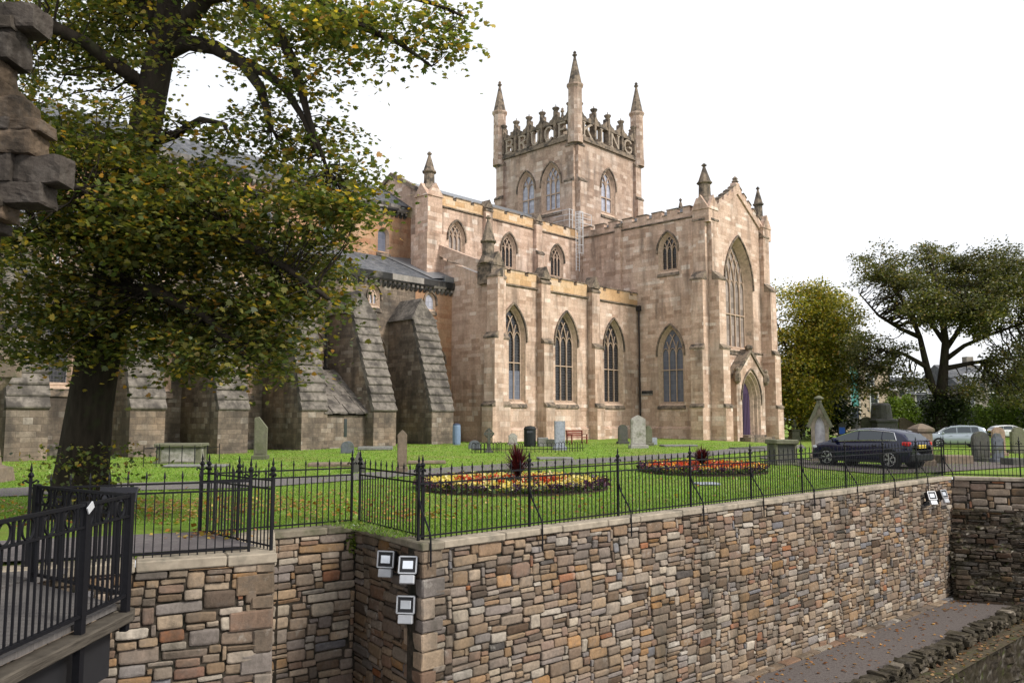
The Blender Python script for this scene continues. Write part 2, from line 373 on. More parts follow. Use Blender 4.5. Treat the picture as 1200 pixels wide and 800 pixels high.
def lawn_mat():
    N = NT('lawn_grass'); P = N.pos()
    n = N.noise(P, 9., 7., .72); b = N.noise(P, .35, 5., .6); f = N.noise(P, 45., 3., .7)
    c = N.ramp(n, [(.25, c3(.095, .17, .022)), (.5, c3(.165, .27, .036)), (.75, c3(.23, .335, .06))])
    c = N.mix(N.ramp(b, [(.42, 0.), (.66, .75)]), c, c3(.2, .2, .06))
    c = N.mix(1., c, N.ramp(f, [(.2, .6), (.8, 1.4)]), 'MULTIPLY')
    N.bump(N.math('ADD', n, f), .05, .8)
    return N.fin(c, .95, .1)
M['lawn'] = lawn_mat()

M['rock_ruin'] = attr_mat('dark_ruin_stone', 7., .45, .95, .035, second=c3(.028, .024, .02), sfac=(.5, .66), gscale=1.2, spec=.1)
M['ledge'] = plain('ledge_earth', c3(.075, .06, .04), .97, .5, 9., .1, bump=.05, second=c3(.05, .06, .02), sfac=(.52, .68))
M['letter'] = plain('weathered_letter_stone', c3(.33, .27, .215), .92, .3, 4., .15)

# ================================================================== SETTING: ground, walls, paths
A0, A_, B_, B2, C_, D_, E_, F_ = [Vector((x, y, 0)) for x, y in ((-12, 8.5), (-5.34, 11.6), (-3.59, 12.42), (-4.25, 14.6), (-2.95, 15.57), (-1.43, 13.35), (15.2, 28.4), (33.8, 21.2))]
def outn(p, q):
    d = (q-p).normalized(); return Vector((d.y, -d.x, 0))
NDE = outn(D_, E_); UDE = (E_-D_).normalized()
PZ = -4.0

def resample(pts, step):
    out = []
    for p, q in zip(pts, pts[1:]):
        n = max(1, int((q-p).length/step))
        out += [p.lerp(q, i/n) for i in range(n)]
    return out+[pts[-1]]

# churchyard lawn: one sheet from the wall tops out to the horizon
front = [Vector((-320, -60, 0)), Vector((-40, 6, 0)), A0+Vector((-.2, .3, 0)), A_+Vector((-.12, .3, 0)), B2+Vector((-.35, .18, 0)), C_+Vector((-.12, .3, 0)), D_+Vector((-.05, .4, 0)), E_-NDE*.25+Vector((0, .1, 0)), F_+Vector((.1, .3, 0)), Vector((70, 8, 0)), Vector((320, -60, 0))]
fr = [front[0]]+resample(front[1:-1], 1.2)+[front[-1]]
ds = [0, .5, 1, 1.6, 2.3, 3, 4, 5, 6, 7, 8, 9, 10.5, 12, 13.5, 15, 17, 19, 21, 23, 25, 27, 30, 33, 36, 40, 44, 48, 53, 58, 64, 72, 85, 110, 160, 260, 420, 700, 1200]
mb = MB(); grid = []
for i, p in enumerate(fr):
    far = Vector((p.x*.25+(i/(len(fr)-1)-.5)*2200, 1200, 0)); near = Vector((p.x*1.02+(p.x > 15)*(p.x-15)*.5+(p.x < -12)*(p.x+12)*.5, p.y+90, 0))
    row = []
    for d in ds:
        t = d/1200
        q = p.lerp(near, min(d, 90)/90) if d <= 90 else near.lerp(far, (d-90)/1110)
        z = gz(q.x, q.y) if d > 0 else -.03
        row.append(mb.vert((q.x, q.y, z)))
    grid.append(row)
for a, b in zip(grid, grid[1:]):
    for j in range(len(ds)-1): mb.f.append([a[j], b[j], b[j+1], a[j+1]])
mb.build('lawn', M['lawn'], uv=False, smooth=True, kind='structure')

def ribbon(name, left, right, mat, lift, kind='structure', step=.8):
    mb = MB()
    n = max(2, int(max(sum((b-a).length for a, b in zip(left, left[1:])), 4)/step))
    def par(pts, t):
        L = [0]
        for a, b in zip(pts, pts[1:]): L.append(L[-1]+(b-a).length)
        s = t*L[-1]
        for k in range(len(pts)-1):
            if s <= L[k+1]+1e-6: return pts[k].lerp(pts[k+1], (s-L[k])/max(1e-6, L[k+1]-L[k]))
        return pts[-1]
    rows = []
    for i in range(n+1):
        a, b = par(left, i/n), par(right, i/n)
        rows.append([mb.vert((p.x, p.y, gz(p.x, p.y)+lift)) for p in [a.lerp(b, j/4) for j in range(5)]])
    for r0, r1 in zip(rows, rows[1:]):
        for j in range(4): mb.f.append([r0[j], r0[j+1], r1[j+1], r1[j]])
    return mb.build(name, mat, uv=False, kind=kind)
far_e = [gp(*q) for q in ((-120, 566), (0, 573), (130, 567), (300, 563), (480, 551), (600, 543), (720, 536), (830, 529), (920, 522.5), (940, 521))]
near_e = [gp(*q) for q in ((-120, 575), (0, 583), (130, 576), (300, 572), (480, 558), (600, 550), (720, 542), (830, 534.5), (920, 527), (945, 525.5))]
ribbon('churchyard_path', far_e, near_e, M['asphalt'], .03)
ribbon('drive', [gp(*q) for q in ((900, 533), (960, 541), (1030, 545), (1100, 543), (1220, 537))], [gp(*q) for q in ((890, 537), (950, 549), (1030, 556), (1100, 554), (1220, 546))], M['redpath'], .034)
mb = MB(); mb.poly([(-5.47, 11.88, -.028), (-3.8, 12.6, -.028), (-4.35, 14.78, -.028), (-4.62, 14.79, -.032)]); mb.build('terrace', M['asphalt'], uv=False, kind='structure')
# dark tarmac strip inside the railings at the left
ribbon('terrace_path', [Vector((-7.2, 11.2, 0)), Vector((-3.95, 12.75, 0))], [Vector((-8.3, 13.2, 0)), Vector((-5.35, 14.3, 0))], M['asphalt'], .012)

# ---- rubble facing
RPAL0 = [srgb(136, 114, 88), srgb(148, 128, 104), srgb(136, 120, 106), srgb(130, 120, 112), srgb(158, 141, 120), srgb(146, 116, 80), srgb(118, 102, 86), srgb(165, 151, 132), srgb(118, 115, 115), srgb(136, 92, 60), srgb(104, 86, 70), srgb(150, 131, 110), srgb(132, 110, 92), srgb(84, 78, 74)]
RPAL = [srgb(142, 113, 80), srgb(152, 128, 100), srgb(138, 117, 98), srgb(130, 118, 110), srgb(164, 143, 118), srgb(156, 117, 72), srgb(118, 98, 78), srgb(172, 157, 136), srgb(120, 117, 120), srgb(150, 94, 54), srgb(98, 78, 60), srgb(150, 128, 104), srgb(138, 107, 84), srgb(76, 70, 66)]
RW = [13, 16, 14, 9, 14, 8, 9, 9, 2, 1.2, 4, 16, 12, 1]
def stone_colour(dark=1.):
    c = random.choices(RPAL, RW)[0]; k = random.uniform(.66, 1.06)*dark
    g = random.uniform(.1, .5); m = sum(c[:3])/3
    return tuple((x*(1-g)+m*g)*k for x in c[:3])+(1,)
def pack(nu, nv, hs, ws):
    occ = np.zeros((nv, nu), bool); idn = np.zeros((nv, nu+2), int); out = []
    for j in range(nv):
        i = 0
        while i < nu:
            if occ[j, i]: i += 1; continue
            h = random.choices(*hs)[0]; w = random.choices(*ws)[0]+(1 if h > 3 else 0)
            if h == 1: w = min(w, 6)
            if h > 3: w = max(w, h-1, 4)
            h = min(h, nv-j); w = min(w, nu-i)
            k = 0
            while k < w and not occ[j, i+k]: k += 1
            w = k
            if nu-i-w in (1,) and not occ[j, i+w:].any(): w += 1
            if j and i+w+1 < nu and idn[j-1, i+w-1] != idn[j-1, i+w] and not occ[j, i+w]: w += 1
            while h > 1 and occ[j:j+h, i:i+w].any(): h -= 1
            if w == 1 and h < 2 and out and out[-1][1] == j and out[-1][0]+out[-1][2] == i and out[-1][3] == 1:
                o = out.pop(); out.append((o[0], j, o[2]+1, 1)); occ[j, i] = True; i += 1; continue
            idn[j:j+h, i:i+w] = len(out)+1; occ[j:j+h, i:i+w] = True; out.append((i, j, w, h)); i += w
    return out
def rubble_wall(name, parent, p, q, z0, z1, du=.088, dv=.042, hs=([2, 3, 4, 5, 6], [4, 6, 5, 2.2, .8]), ws=([3, 4, 5, 6, 7, 8], [3, 5, 5, 4, 2, 1]), dark=1., gap=.0085, proud=.024, skip=None, matn='rubble'):
    d = (q-p); L = d.length; d.normalize(); n = Vector((d.y, -d.x, 0)); up = Vector((0, 0, 1))
    nu, nv = int(L/du), int((z1-z0)/dv); su, sv = L/nu, (z1-z0)/nv
    mb = MB(); NP = 14
    for i, j, w, h in pack(nu, nv, hs, ws):
        cu, cv = (i+w/2)*su, z0+(j+h/2)*sv
        wob = min(1., cu/.4, (L-cu)/.4); cu += wob*.05*math.sin(cv*4.1+1.3*math.sin(cu*.7)); cv += min(1., (cv-z0)*2, (z1-cv)*3)*(.03*math.sin(cu*2.3)+.02*math.sin(cu*5.1+1))
        a, b = w*su/2-gap*random.uniform(.5, 2.), h*sv/2-gap*random.uniform(.5, 1.7)
        if skip and skip(cu, cv): continue
        mb.cc = stone_colour(dark)
        pr = random.uniform(-.012, proud); tilt = random.uniform(-.025, .025); rot = random.uniform(-.035, .035)
        ex = random.uniform(.16, .34)
        nz = [random.uniform(-.07, .05) for _ in range(NP)]
        rings = []
        for sc, dep in ((1., -.07), (.99, -.014), (.93, 0.), (.6, .004)):
            r = []
            for k in range(NP):
                th = 2*math.pi*(k+.5)/NP; c, s = math.cos(th), math.sin(th)
                ax = min(.02, a*.2); x = (a*abs(c)**ex*(1 if c > 0 else -1)); y = (b*abs(s)**ex*(1 if s > 0 else -1))
                e = (1-sc)*min(a, b); x = x-(x/a)*e*1. ; y = y-(y/b)*e
                x *= 1+nz[k]*.5; y *= 1+nz[(k*3) % NP]
                x, y = x-rot*y, y+rot*x
                dd = dep+pr+tilt*y/b*.6+(random.uniform(-.006, .006) if sc < .95 else 0)
                r.append(mb.vert(p+d*(cu+x)+up*(cv+y)+n*dd))
            rings.append(r)
        for r0, r1 in zip(rings, rings[1:]):
            for k in range(NP): mb.f.append([r0[k], r0[(k+1) % NP], r1[(k+1) % NP], r1[k]])
        mb.f.append(rings[-1])
    return mb.build(name, M[matn], parent, smooth=True, uv=False, colour=True)
def backing(mb, p, q, z0, z1, th=.5, inset=.028):
    n = outn(p, q); a, b = p-n*inset, q-n*inset
    mb.hexa([(a.x, a.y, z0), (b.x, b.y, z0), (b.x-n.x*th, b.y-n.y*th, z0), (a.x-n.x*th, a.y-n.y*th, z0), (a.x, a.y, z1), (b.x, b.y, z1), (b.x-n.x*th, b.y-n.y*th, z1), (a.x-n.x*th, a.y-n.y*th, z1)])
def quoins(mb, corner, u1, u2, z0, z1):           # blocks that wrap an outer corner; u1, u2 point back along the two faces
    z = z0; k = 0
    while z < z1-.08:
        h = min(random.uniform(.2, .36), z1-z); la, lb = (random.uniform(.45, .65), random.uniform(.25, .36)) if k % 2 else (random.uniform(.24, .34), random.uniform(.4, .6))
        mb.cc = stone_colour()
        n1 = Vector((0, 0, 1))
        a, b = la/2, lb/2
        o = corner+u1*(a-.03)+u2*(b-.03)+Vector((0, 0, z+h/2))
        mb.cbox(o, u1, u2, n1, a, b, h/2-.008, .022, .008)
        z += h; k += 1
def coping(parent, p, q, mat, width=.42, th=.125, over=.05, e0=0., e1=0., z=0.):
    d = (q-p).normalized(); n = Vector((d.y, -d.x, 0)); L = (q-p).length+e0+e1; s = -e0
    mb = MB()
    while s < L-e0-.05:
        l = min(random.uniform(.9, 1.5), L-e0-s)
        if L-e0-s-l < .4: l = L-e0-s
        o = p+d*(s+l/2)+n*(over-width/2)+Vector((0, 0, z-th/2+random.uniform(-.004, .004)))
        mb.cbox(o, d, Vector((-d.y, d.x, 0)), Vector((0, 0, 1)), l/2-.006, width/2, th/2, .018, .004)
        s += l
    return mb.build('coping', mat, parent)

rw = thing('retaining_wall', 'tall rubble stone retaining wall below the iron churchyard fence', 'wall', D_)
def rel(o): o.location = Vector(o.location)-D_; return o
AL = A_+(A_-B_).normalized()*2.4
HS1 = ([2, 3, 4, 5, 6], [5, 6, 4.5, 1.8, .5]); WS1 = ([3, 4, 5, 6, 7], [5, 6, 4, 2, 1])
rel(rubble_wall('stone_face', rw, AL, B_-(B_-A_).normalized()*.2, -4.4, -.15, ws=([3, 4, 5, 6, 7], [4, 5, 5, 3, 2])))
rel(rubble_wall('stone_face', rw, B_, B2, -4.4, -.15, dark=.9))
rel(rubble_wall('stone_face', rw, B2, C_, -4.4, -.13, dark=1.))
rel(rubble_wall('stone_face', rw, C_, D_-(D_-C_).normalized()*.01, -4.4, -.13, dark=.75, ws=([4, 5, 6, 7], [4, 5, 4, 2])))  # stone colours darkened to paint in the shade on this side face
rel(rubble_wall('stone_face', rw, D_+UDE*.2, E_, -4.2, -.13, hs=HS1, ws=WS1))
mb = MB()
for p, q, th in ((AL, B_, .3), (B_, B2, .1), (B2, C_, .3), (C_, D_-(D_-C_).normalized()*.06, .12), (D_, E_, .4)): backing(mb, p, q, -4.6, -.13, th)
for q in (C_, B2): mb.box(q.x-.3, q.x+.12, q.y+.06, q.y+.5, -4.6, -.135)
rel(mb.build('mortar_core', M['mortar'], rw))
mb = MB()
quoins(mb, D_, (C_-D_).normalized(), UDE, -4.2, -.13); quoins(mb, B_, (A_-B_).normalized(), (B2-B_).normalized(), -4.3, -.15)
rel(mb.build('quoins', M['rubble'], rw, uv=False, colour=True))
rel(coping(rw, AL, B_, M['coping'], .5, .15, .06, 0, .06)); rel(coping(rw, B_, B2, M['coping'], .75, .145, .05, -.45, .35))
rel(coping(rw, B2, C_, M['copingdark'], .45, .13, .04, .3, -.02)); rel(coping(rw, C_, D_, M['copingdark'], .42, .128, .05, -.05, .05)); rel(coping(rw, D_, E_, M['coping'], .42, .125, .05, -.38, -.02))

bwl = thing('boundary_wall', 'squared stone wall turning right above the rocky bank', 'wall', E_)
def rel2(o): o.location = Vector(o.location)-E_; return o
rel2(rubble_wall('stone_face', bwl, E_, F_, -2.2, -.13, .1, .085, hs=([2, 3], [3, 4]), ws=([4, 5, 6, 7], [3, 4, 3, 2]), gap=.016))
mb = MB(); backing(mb, E_, F_, -5, -.13); rel2(mb.build('mortar_core', M['mortar'], bwl))
rel2(coping(bwl, E_, F_, M['coping'], .42, .125, .05, -.1, 0))

# rocky bank under it
def rocky(name, base_p, d, n, L, H, z0, run, kind='structure', nu=190, nv=80, amp=.4, seed=3, tone=1.):
    rng = np.random.default_rng(seed); ph = rng.uniform(0, 6.28, (24,)); fr_ = rng.uniform(.6, 6., (24,)); fz = rng.uniform(1.5, 14., (24,))
    mb = MB(); g = []
    for i in range(nu+1):
        r = []
        for j in range(nv+1):
            s, t = L*i/nu, j/nv
            o = 0.
            for k in range(24): o += math.sin(fr_[k]*s+ph[k]+1.7*math.sin(fz[k]*t*.4+k))*math.sin(fz[k]*t*2.+ph[-k-1]+.6*s)/(1+.22*fr_[k])
            led = abs(((t*H*4.3+.35*math.sin(s*.9)+.2*math.sin(s*2.7+3*t)+.08*math.sin(s*7.)) % 1)-.5)*2
            out = run*(1-t)**1.15+amp*(o*.22+(led-.5)*.26*(1+.6*math.sin(s*1.7+9*t)))+random.uniform(-.05, .05)
            p = base_p+d*(s+random.uniform(-.03, .03))+n*max(.03, out)+Vector((0, 0, z0+H*t+random.uniform(-.02, .02)))
            c = random.uniform(.5, 1.35)*tone; q = random.random()
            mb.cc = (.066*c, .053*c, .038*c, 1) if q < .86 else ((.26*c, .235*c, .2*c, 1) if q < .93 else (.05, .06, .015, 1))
            r.append(mb.vert(p))
        g.append(r)
    for a, b in zip(g, g[1:]):
        for j in range(nv): mb.f.append([a[j], b[j], b[j+1], a[j+1]])
    return mb.build(name, M['rock'], uv=False, colour=True, kind=kind)
dEF = (F_-E_).normalized(); nEF = outn(E_, F_)
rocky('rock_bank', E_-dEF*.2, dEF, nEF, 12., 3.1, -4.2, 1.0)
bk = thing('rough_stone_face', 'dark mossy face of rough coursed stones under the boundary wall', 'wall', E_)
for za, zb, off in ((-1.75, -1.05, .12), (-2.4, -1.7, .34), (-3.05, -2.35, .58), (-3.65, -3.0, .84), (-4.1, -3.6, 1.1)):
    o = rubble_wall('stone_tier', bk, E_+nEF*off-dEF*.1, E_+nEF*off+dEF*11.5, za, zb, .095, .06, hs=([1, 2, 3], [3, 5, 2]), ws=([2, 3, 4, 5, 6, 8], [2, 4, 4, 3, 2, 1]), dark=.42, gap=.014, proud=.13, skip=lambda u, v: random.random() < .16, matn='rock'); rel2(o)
# lower path, its ragged kerb wall, ledge and the drop beyond
def strip(name, k0, k1, o0, o1, z, mat, kind='structure'):
    mb = MB(); P = lambda k, o: D_+UDE*k+NDE*o+Vector((0, 0, z))
    n = 12
    for i in range(n):
        a, b = k0+(k1-k0)*i/n, k0+(k1-k0)*(i+1)/n
        mb.poly([P(a, o0), P(a, o1), P(b, o1), P(b, o0)])
    return mb.build(name, mat, uv=False, kind=kind)
strip('lower_path', -9, 23, -.3, 2.25, PZ, M['redpath'])
strip('ravine_ledge', -9, 30, 2.2, 3.05, PZ-.12, M['ledge'])
mb = MB(); P4 = [Vector((-40, -30, -11)), Vector((60, -30, -11)), Vector((60, 32, -11)), Vector((-40, 32, -11))]; mb.poly(P4); mb.build('ravine_floor', M['soil'], uv=False, kind='structure')
mb = MB()
s = 0.
edge = MB()
while s < 22.3:
    l = random.uniform(.35, .8); mb.cc = stone_colour(.85)
    if s > 4: mb.cbox(D_+UDE*(s+l/2)+NDE*.1+Vector((0, 0, PZ+.015)), UDE, -NDE, Vector((0, 0, 1)), l/2-.01, random.uniform(.09, .16), .03, .012, .012)
    s += l
o = mb.build('edging_slabs', M['rubble'], uv=False, colour=True); tag(o, 'row of flat edging slabs along the foot of the tall wall', 'edging')
kw = thing('kerb_wall', 'low ragged rubble wall along the outer edge of the lower path', 'wall', D_+NDE*2.3+Vector((0, 0, PZ)))
mb = MB()
for lay, (z0, hh) in enumerate(((-.12, .12), (-.02, .1), (.07, .09), (.15, .08), (.21, .06))):
    s = -2.
    while s < 21.5:
        l = random.uniform(.1, .3)
        if random.random() < (1., 1., 1., .85, .45)[lay]:
            c = random.uniform(.4, 1.3); mb.cc = (.06*c, .05*c, .036*c, 1) if random.random() < .85 else (.2*c, .17*c, .135*c, 1)
            mb.cbox(UDE*(s+l/2)+NDE*random.uniform(-.05, .07)+Vector((0, 0, z0+hh/2)), (UDE+NDE*random.uniform(-.2, .2)+Vector((0, 0, random.uniform(-.06, .06)))).normalized(), -NDE, Vector((0, 0, 1)), l/2*1.15, random.uniform(.1, .24), hh/2*random.uniform(.8, 1.4), .022, .028)
        s += l
mb.build('loose_stones', M['rock'], kw, uv=False, colour=True)
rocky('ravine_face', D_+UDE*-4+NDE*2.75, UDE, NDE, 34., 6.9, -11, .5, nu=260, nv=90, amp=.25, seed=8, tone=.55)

# floor of the recess and left side
mb = MB(); mb.poly([(-14, 6, PZ-.02), (-1.2, 9, PZ-.02), (1., 13.6, PZ-.02), (-3, 16, PZ-.02), (-6, 14, PZ-.02)]); mb.build('recess_floor', M['redpath'], uv=False, kind='structure')

# ---- footbridge with its railing
fb = thing('footbridge', 'grey planked footbridge with timber edge beam at the left', 'bridge', (-6.6, 3, 0))
fo = Vector((-6.6, 3, 0))
mb = MB(); poly = [(-9.5, -3), (-4.3, -3), (-4.3, 9.05), (-6.0, 10.3), (-6.0, 11.2), (-9.5, 9.6)]
mb.prism([(x-fo.x, y-fo.y, -.07) for x, y in poly], (0, 0, .06)); mb.build('deck', M['deck'], fb)
mb = MB()
mb.cbox(Vector((-4.24, 3, -.15))-fo, Vector((0, 1, 0)), Vector((-1, 0, 0)), Vector((0, 0, 1)), 6.1, .11, .055, .015)
mb.cbox(Vector((-5.12, 9.72, -.15))-fo, Vector((-.82, .574, 0)).normalized(), Vector((-.574, -.82, 0)).normalized(), Vector((0, 0, 1)), 1.08, .13, .068, .015)
mb.build('edge_beam', M['timber'], fb)
mb = MB(); mb.box(-4.45-fo.x, -4.33-fo.x, -3-fo.y, 9.0-fo.y, -.75, -.22); mb.build('girder', M['lampdark'], fb)
mb = MB()
for y in np.arange(-2.9, 10.6, .145): mb.box(-9.4-fo.x, -4.36-fo.x if y < 9.0 else -6.05-fo.x, y-fo.y, y+.133-fo.y, -.0095, .012)
mb.build('planks', M['deck'], fb)
def railing(name, label, p, q, posts, h=1.15):
    t = thing(name, label, 'railing', p); d = q-p; L = d.length; d.normalize(); n = Vector((d.y, -d.x, 0)); Z = Vector((0, 0, 1))
    mb = MB()
    for z, ww in ((h, .05), (h-.215, .035), (.08, .05)): mb.bar(Z*z, d*L+Z*z, ww*.6, .05, n)
    mb.build('rail', M['iron'], t)
    mb = MB(); s = .05
    while s < L: mb.bar(d*s+Z*.08, d*s+Z*(h-.215), .018, .018, n); s += .1
    mb.build('bars', M['iron'], t)
    mb = MB(); s = .16
    while s < L-.1:
        mb.tube([d*s+d*(.088*math.cos(a))+Z*(h-.108+.098*math.sin(a)) for a in np.linspace(0, 2*math.pi, 17)], .012, 5, False)
        for e in (-.125, .125): mb.bar(d*(s+e)+Z*(h-.21), d*(s+e)+Z*h, .03, .02, n)
        s += .335
    mb.build('ring_frieze', M['iron'], t)
    for s in posts:
        mb = MB(); mb.bar(d*s+Z*(-.85 if s > .5 and s < L-.3 else -.3), d*s+Z*(h+.03), .085, .07, n); mb.build('post', M['iron'], t)
        if .5 < s < L-.3: mb = MB(); mb.bar(d*(s-.05)+n*.048+Z*(h-.06), d*(s+.05)+n*.048+Z*(h+.0), .07, .012, n); mb.build('cap_plate', M['galv'], t)
    return t
railing('bridge_railing', 'long black iron railing with ring frieze on the footbridge edge', Vector((-4.25, -1., 0)), Vector((-4.22, 9.1, 0)), (2.1, 5.6, 9.15, 10.08))
railing('bridge_railing', 'short black railing angled back from the footbridge corner to the tree', Vector((-4.26, 9.14, 0)), Vector((-6.0, 10.33, 0)), (2.06,))
lb = thing('information_board', 'dark tilted information board behind the footbridge railing', 'sign', (-5.2, 10.85, -.02))
mb = MB(); mb.box(-.04, .04, -.03, .03, 0, 1.02); mb.build('post', M['iron'], lb)
mb = MB(); mb.cbox((0, 0, 1.02), Vector((1, 0, 0)), Vector((0, .28, .96)).normalized(), Vector((0, -.96, .28)).normalized(), .25, .1, .016, .006); mb.build('panel', M['board'], lb)

# ---- iron fences
def iron_fence(label, p, q, spacing=2.52, first=0., stays=True, end=True, zb=0., hh=1.):
    t = thing('iron_fence', label, 'fence', p, 0., 'iron fences on the wall copings'); d = q-p; L = d.length; d.normalize(); n = Vector((d.y, -d.x, 0)); Z = Vector((0, 0, 1))
    ps = list(np.arange(first, L+.01, spacing))
    if not ps or ps[0] > .3: ps = [0.]+ps
    if end and L-ps[-1] > .4: ps.append(L)
    for k, s in enumerate(ps):
        mb = MB(); mb.bar(d*s, d*s+Z*1.2, .04, .04, n)
        mb.lathe(d*s, [(.012, 1.19), (.04, 1.2), (.045, 1.225), (.03, 1.25), (.012, 1.27), (.022, 1.3), (.002, 1.4)], 6)
        for sg in (-1, 1): mb.tube([d*s+Z*1.12+d*(sg*.02), d*(s+sg*.07)+Z*1.155, d*(s+sg*.095)+Z*1.14, d*(s+sg*.08)+Z*1.115], .014, 5)
        mb.build('post', M['iron'], t)
        if stays:
            mb = MB(); mb.tube([d*s+Z*.72, d*(s+.01)+n*.07+Z*.5, d*(s+.01)+n*.24+Z*.26, d*(s+.01)+n*.325+Z*.12, d*(s+.01)+n*.335-Z*.1, d*(s+.01)+n*.335-Z*.38], .017, 5); mb.build('stay', M['iron'], t)
        if k+1 < len(ps):
            e = ps[k+1]; mb = MB()
            for z in (1.05, .92, .06): mb.bar(d*s+Z*z, d*e+Z*z, .028, .012, n)
            m = max(2, 2*round((e-s)/.235)); st = (e-s)/m
            for i in range(1, m):
                x = d*(s+i*st)
                if i % 2 == 0:
                    mb.bar(x, x+Z*1.13, .017, .017, n); mb.lathe(x, [(.012, 1.12), (.019, 1.15), (.002, 1.24)], 4)
                else: mb.bar(x, x+Z*.93, .015, .015, n)
            mb.build('railing_panel', M['iron'], t)
    return t
nBC = outn(B2, C_); nCD = outn(C_, D_)
c_in = C_-nBC*.26-nCD*.16; d_in = D_-NDE*.26-nCD*.2
iron_fence('long black iron fence on the coping above the tall rubble wall', D_+UDE*.08-NDE*.26, E_-NDE*.26, end=True)
iron_fence('short black iron fence over the wall corner with three floodlights', c_in+(d_in-c_in).normalized()*.08, d_in+(c_in-d_in).normalized()*.1, 5, stays=False, end=True)
rec_l = Vector((-5.35, 14.15, 0))
iron_fence('black iron fence along the recessed part of the wall beside the tree', rec_l, c_in, 2.8, first=0., stays=False)
iron_fence('black iron fence returning from the wall end into the churchyard', Vector((-3.68, 12.62, 0)), rec_l+Vector((.03, .1, 0)), 1.1, stays=False)
iron_fence('black iron fence on the pale coping in front of the big tree', Vector((-6.6, 11.25, 0)), Vector((-3.76, 12.6, 0)), 2.9, stays=False, end=True)
iron_fence('black iron fence above the rocky bank at the right', E_-NDE*.26-nEF*.3+dEF*.1, F_-nEF*.26, 2.3, stays=False)

# ---- floodlights on the walls
def floodlight(label, p, face, tilt, yaw, group=None):
    t = thing('floodlight', label, 'floodlight', p, math.atan2(face.y, face.x)+math.pi/2+yaw, group)
    c, s = math.cos(tilt), math.sin(tilt); X = Vector((1, 0, 0)); Yv = Vector((0, -c, s)); Zv = Vector((0, s, c)); o = Vector((0, -.22, .05))
    mb = MB(); mb.cbox(o-Yv*.03, X, Yv, Zv, .15, .09, .14, .02); mb.build('housing', M['lampdark'], t)
    mb = MB()
    for a, b, e in (((-1, -1), (1, -1), 0), ((1, -1), (1, 1), 0), ((1, 1), (-1, 1), 0), ((-1, 1), (-1, -1), 0)):
        mb.bar(o+X*(a[0]*.14)+Zv*(a[1]*.13)+Yv*.06, o+X*(b[0]*.14)+Zv*(b[1]*.13)+Yv*.06, .022, .03, Yv)
    mb.build('front_frame', M['lampbody'], t)
    mb = MB(); mb.cbox(o+Yv*.058, X, Yv, Zv, .085, .012, .065, .004); mb.build('lens', M['lampglass'], t)
    mb = MB(); mb.cbox(o-Zv*.225+Yv*.03, X, Yv, Zv, .12, .045, .07, .012); mb.build('gear_box', M['lampbody'], t)
    mb = MB(); mb.bar((-.1, 0, -.2), (-.1, -.22, -.06), .03, .03, (1, 0, 0)); mb.bar((.1, 0, -.2), (.1, -.22, -.06), .03, .03, (1, 0, 0)); mb.box(-.12, .12, -.01, .02, -.28, -.14); mb.build('bracket', M['lampdark'], t)
    return t
GF = 'floodlights on the retaining wall'
floodlight('upper left floodlight of three on the shaded wall corner, tilted sideways', Vector((-2.04, 14.24, -.42))+nCD*.03, nCD, R(8), R(42), GF)
floodlight('upper right floodlight of three beside the wall corner', Vector((-1.63, 13.66, -.42))+nCD*.03, nCD, R(18), R(50), GF)
floodlight('lower floodlight of three, alone below the other two', Vector((-1.65, 13.68, -1.04))+nCD*.03, nCD, R(8), R(48), GF)
floodlight('left floodlight of the pair near the far end of the tall wall', D_+UDE*20.1+NDE*.05+Vector((0, 0, -.55)), NDE, R(20), R(-30), GF)
floodlight('right floodlight of the pair near the far end of the tall wall', D_+UDE*20.95+NDE*.05+Vector((0, 0, -.55)), NDE, R(20), R(-12), GF)

# ---- ruined masonry at the upper left
ru = thing('ruined_masonry', 'dark broken stone masonry jutting in at the upper left edge', 'ruin', (-7.6, 10, 0))
mb = MB(); X, Yv, Zv = Vector((1, 0, 0)), Vector((0, 1, 0)), Vector((0, 0, 1))
def rock_block(mb, o, a, b, c, rough, n=7):
    sd_ = Vector((random.uniform(0, 50), random.uniform(0, 50), random.uniform(0, 50))); P = 16.
    for ax in range(3):
        for sg in (-1, 1):
            g = []
            for i in range(n+1):
                r = []
                for k in range(n+1):
                    q = [0, 0, 0]; q[ax] = sg; q[(ax+1) % 3] = -1+2*i/n; q[(ax+2) % 3] = -1+2*k/n
                    v = Vector(q); v = v/((abs(v.x)**P+abs(v.y)**P+abs(v.z)**P)**(1/P))
                    w_ = Vector((v.x*a, v.y*b, v.z*c)); nn = mnoise.noise(w_*5+sd_)+.6*mnoise.noise(w_*13+sd_)+.3*mnoise.noise(w_*31+sd_)
                    r.append(mb.vert(o+w_+v.normalized()*nn*rough))
                g.append(r)
            for r0, r1 in zip(g, g[1:]):
                for k in range(n): mb.f.append([r0[k], r1[k], r1[k+1], r0[k+1]][::sg])
edge_px = [(-8, 22, 44), (22, 36, 20), (36, 66, 23), (66, 92, 12), (92, 110, 15), (110, 138, 36), (138, 152, 62), (152, 180, 53), (180, 213, 86), (213, 238, 64), (238, 256, 20), (256, 268, 6)]
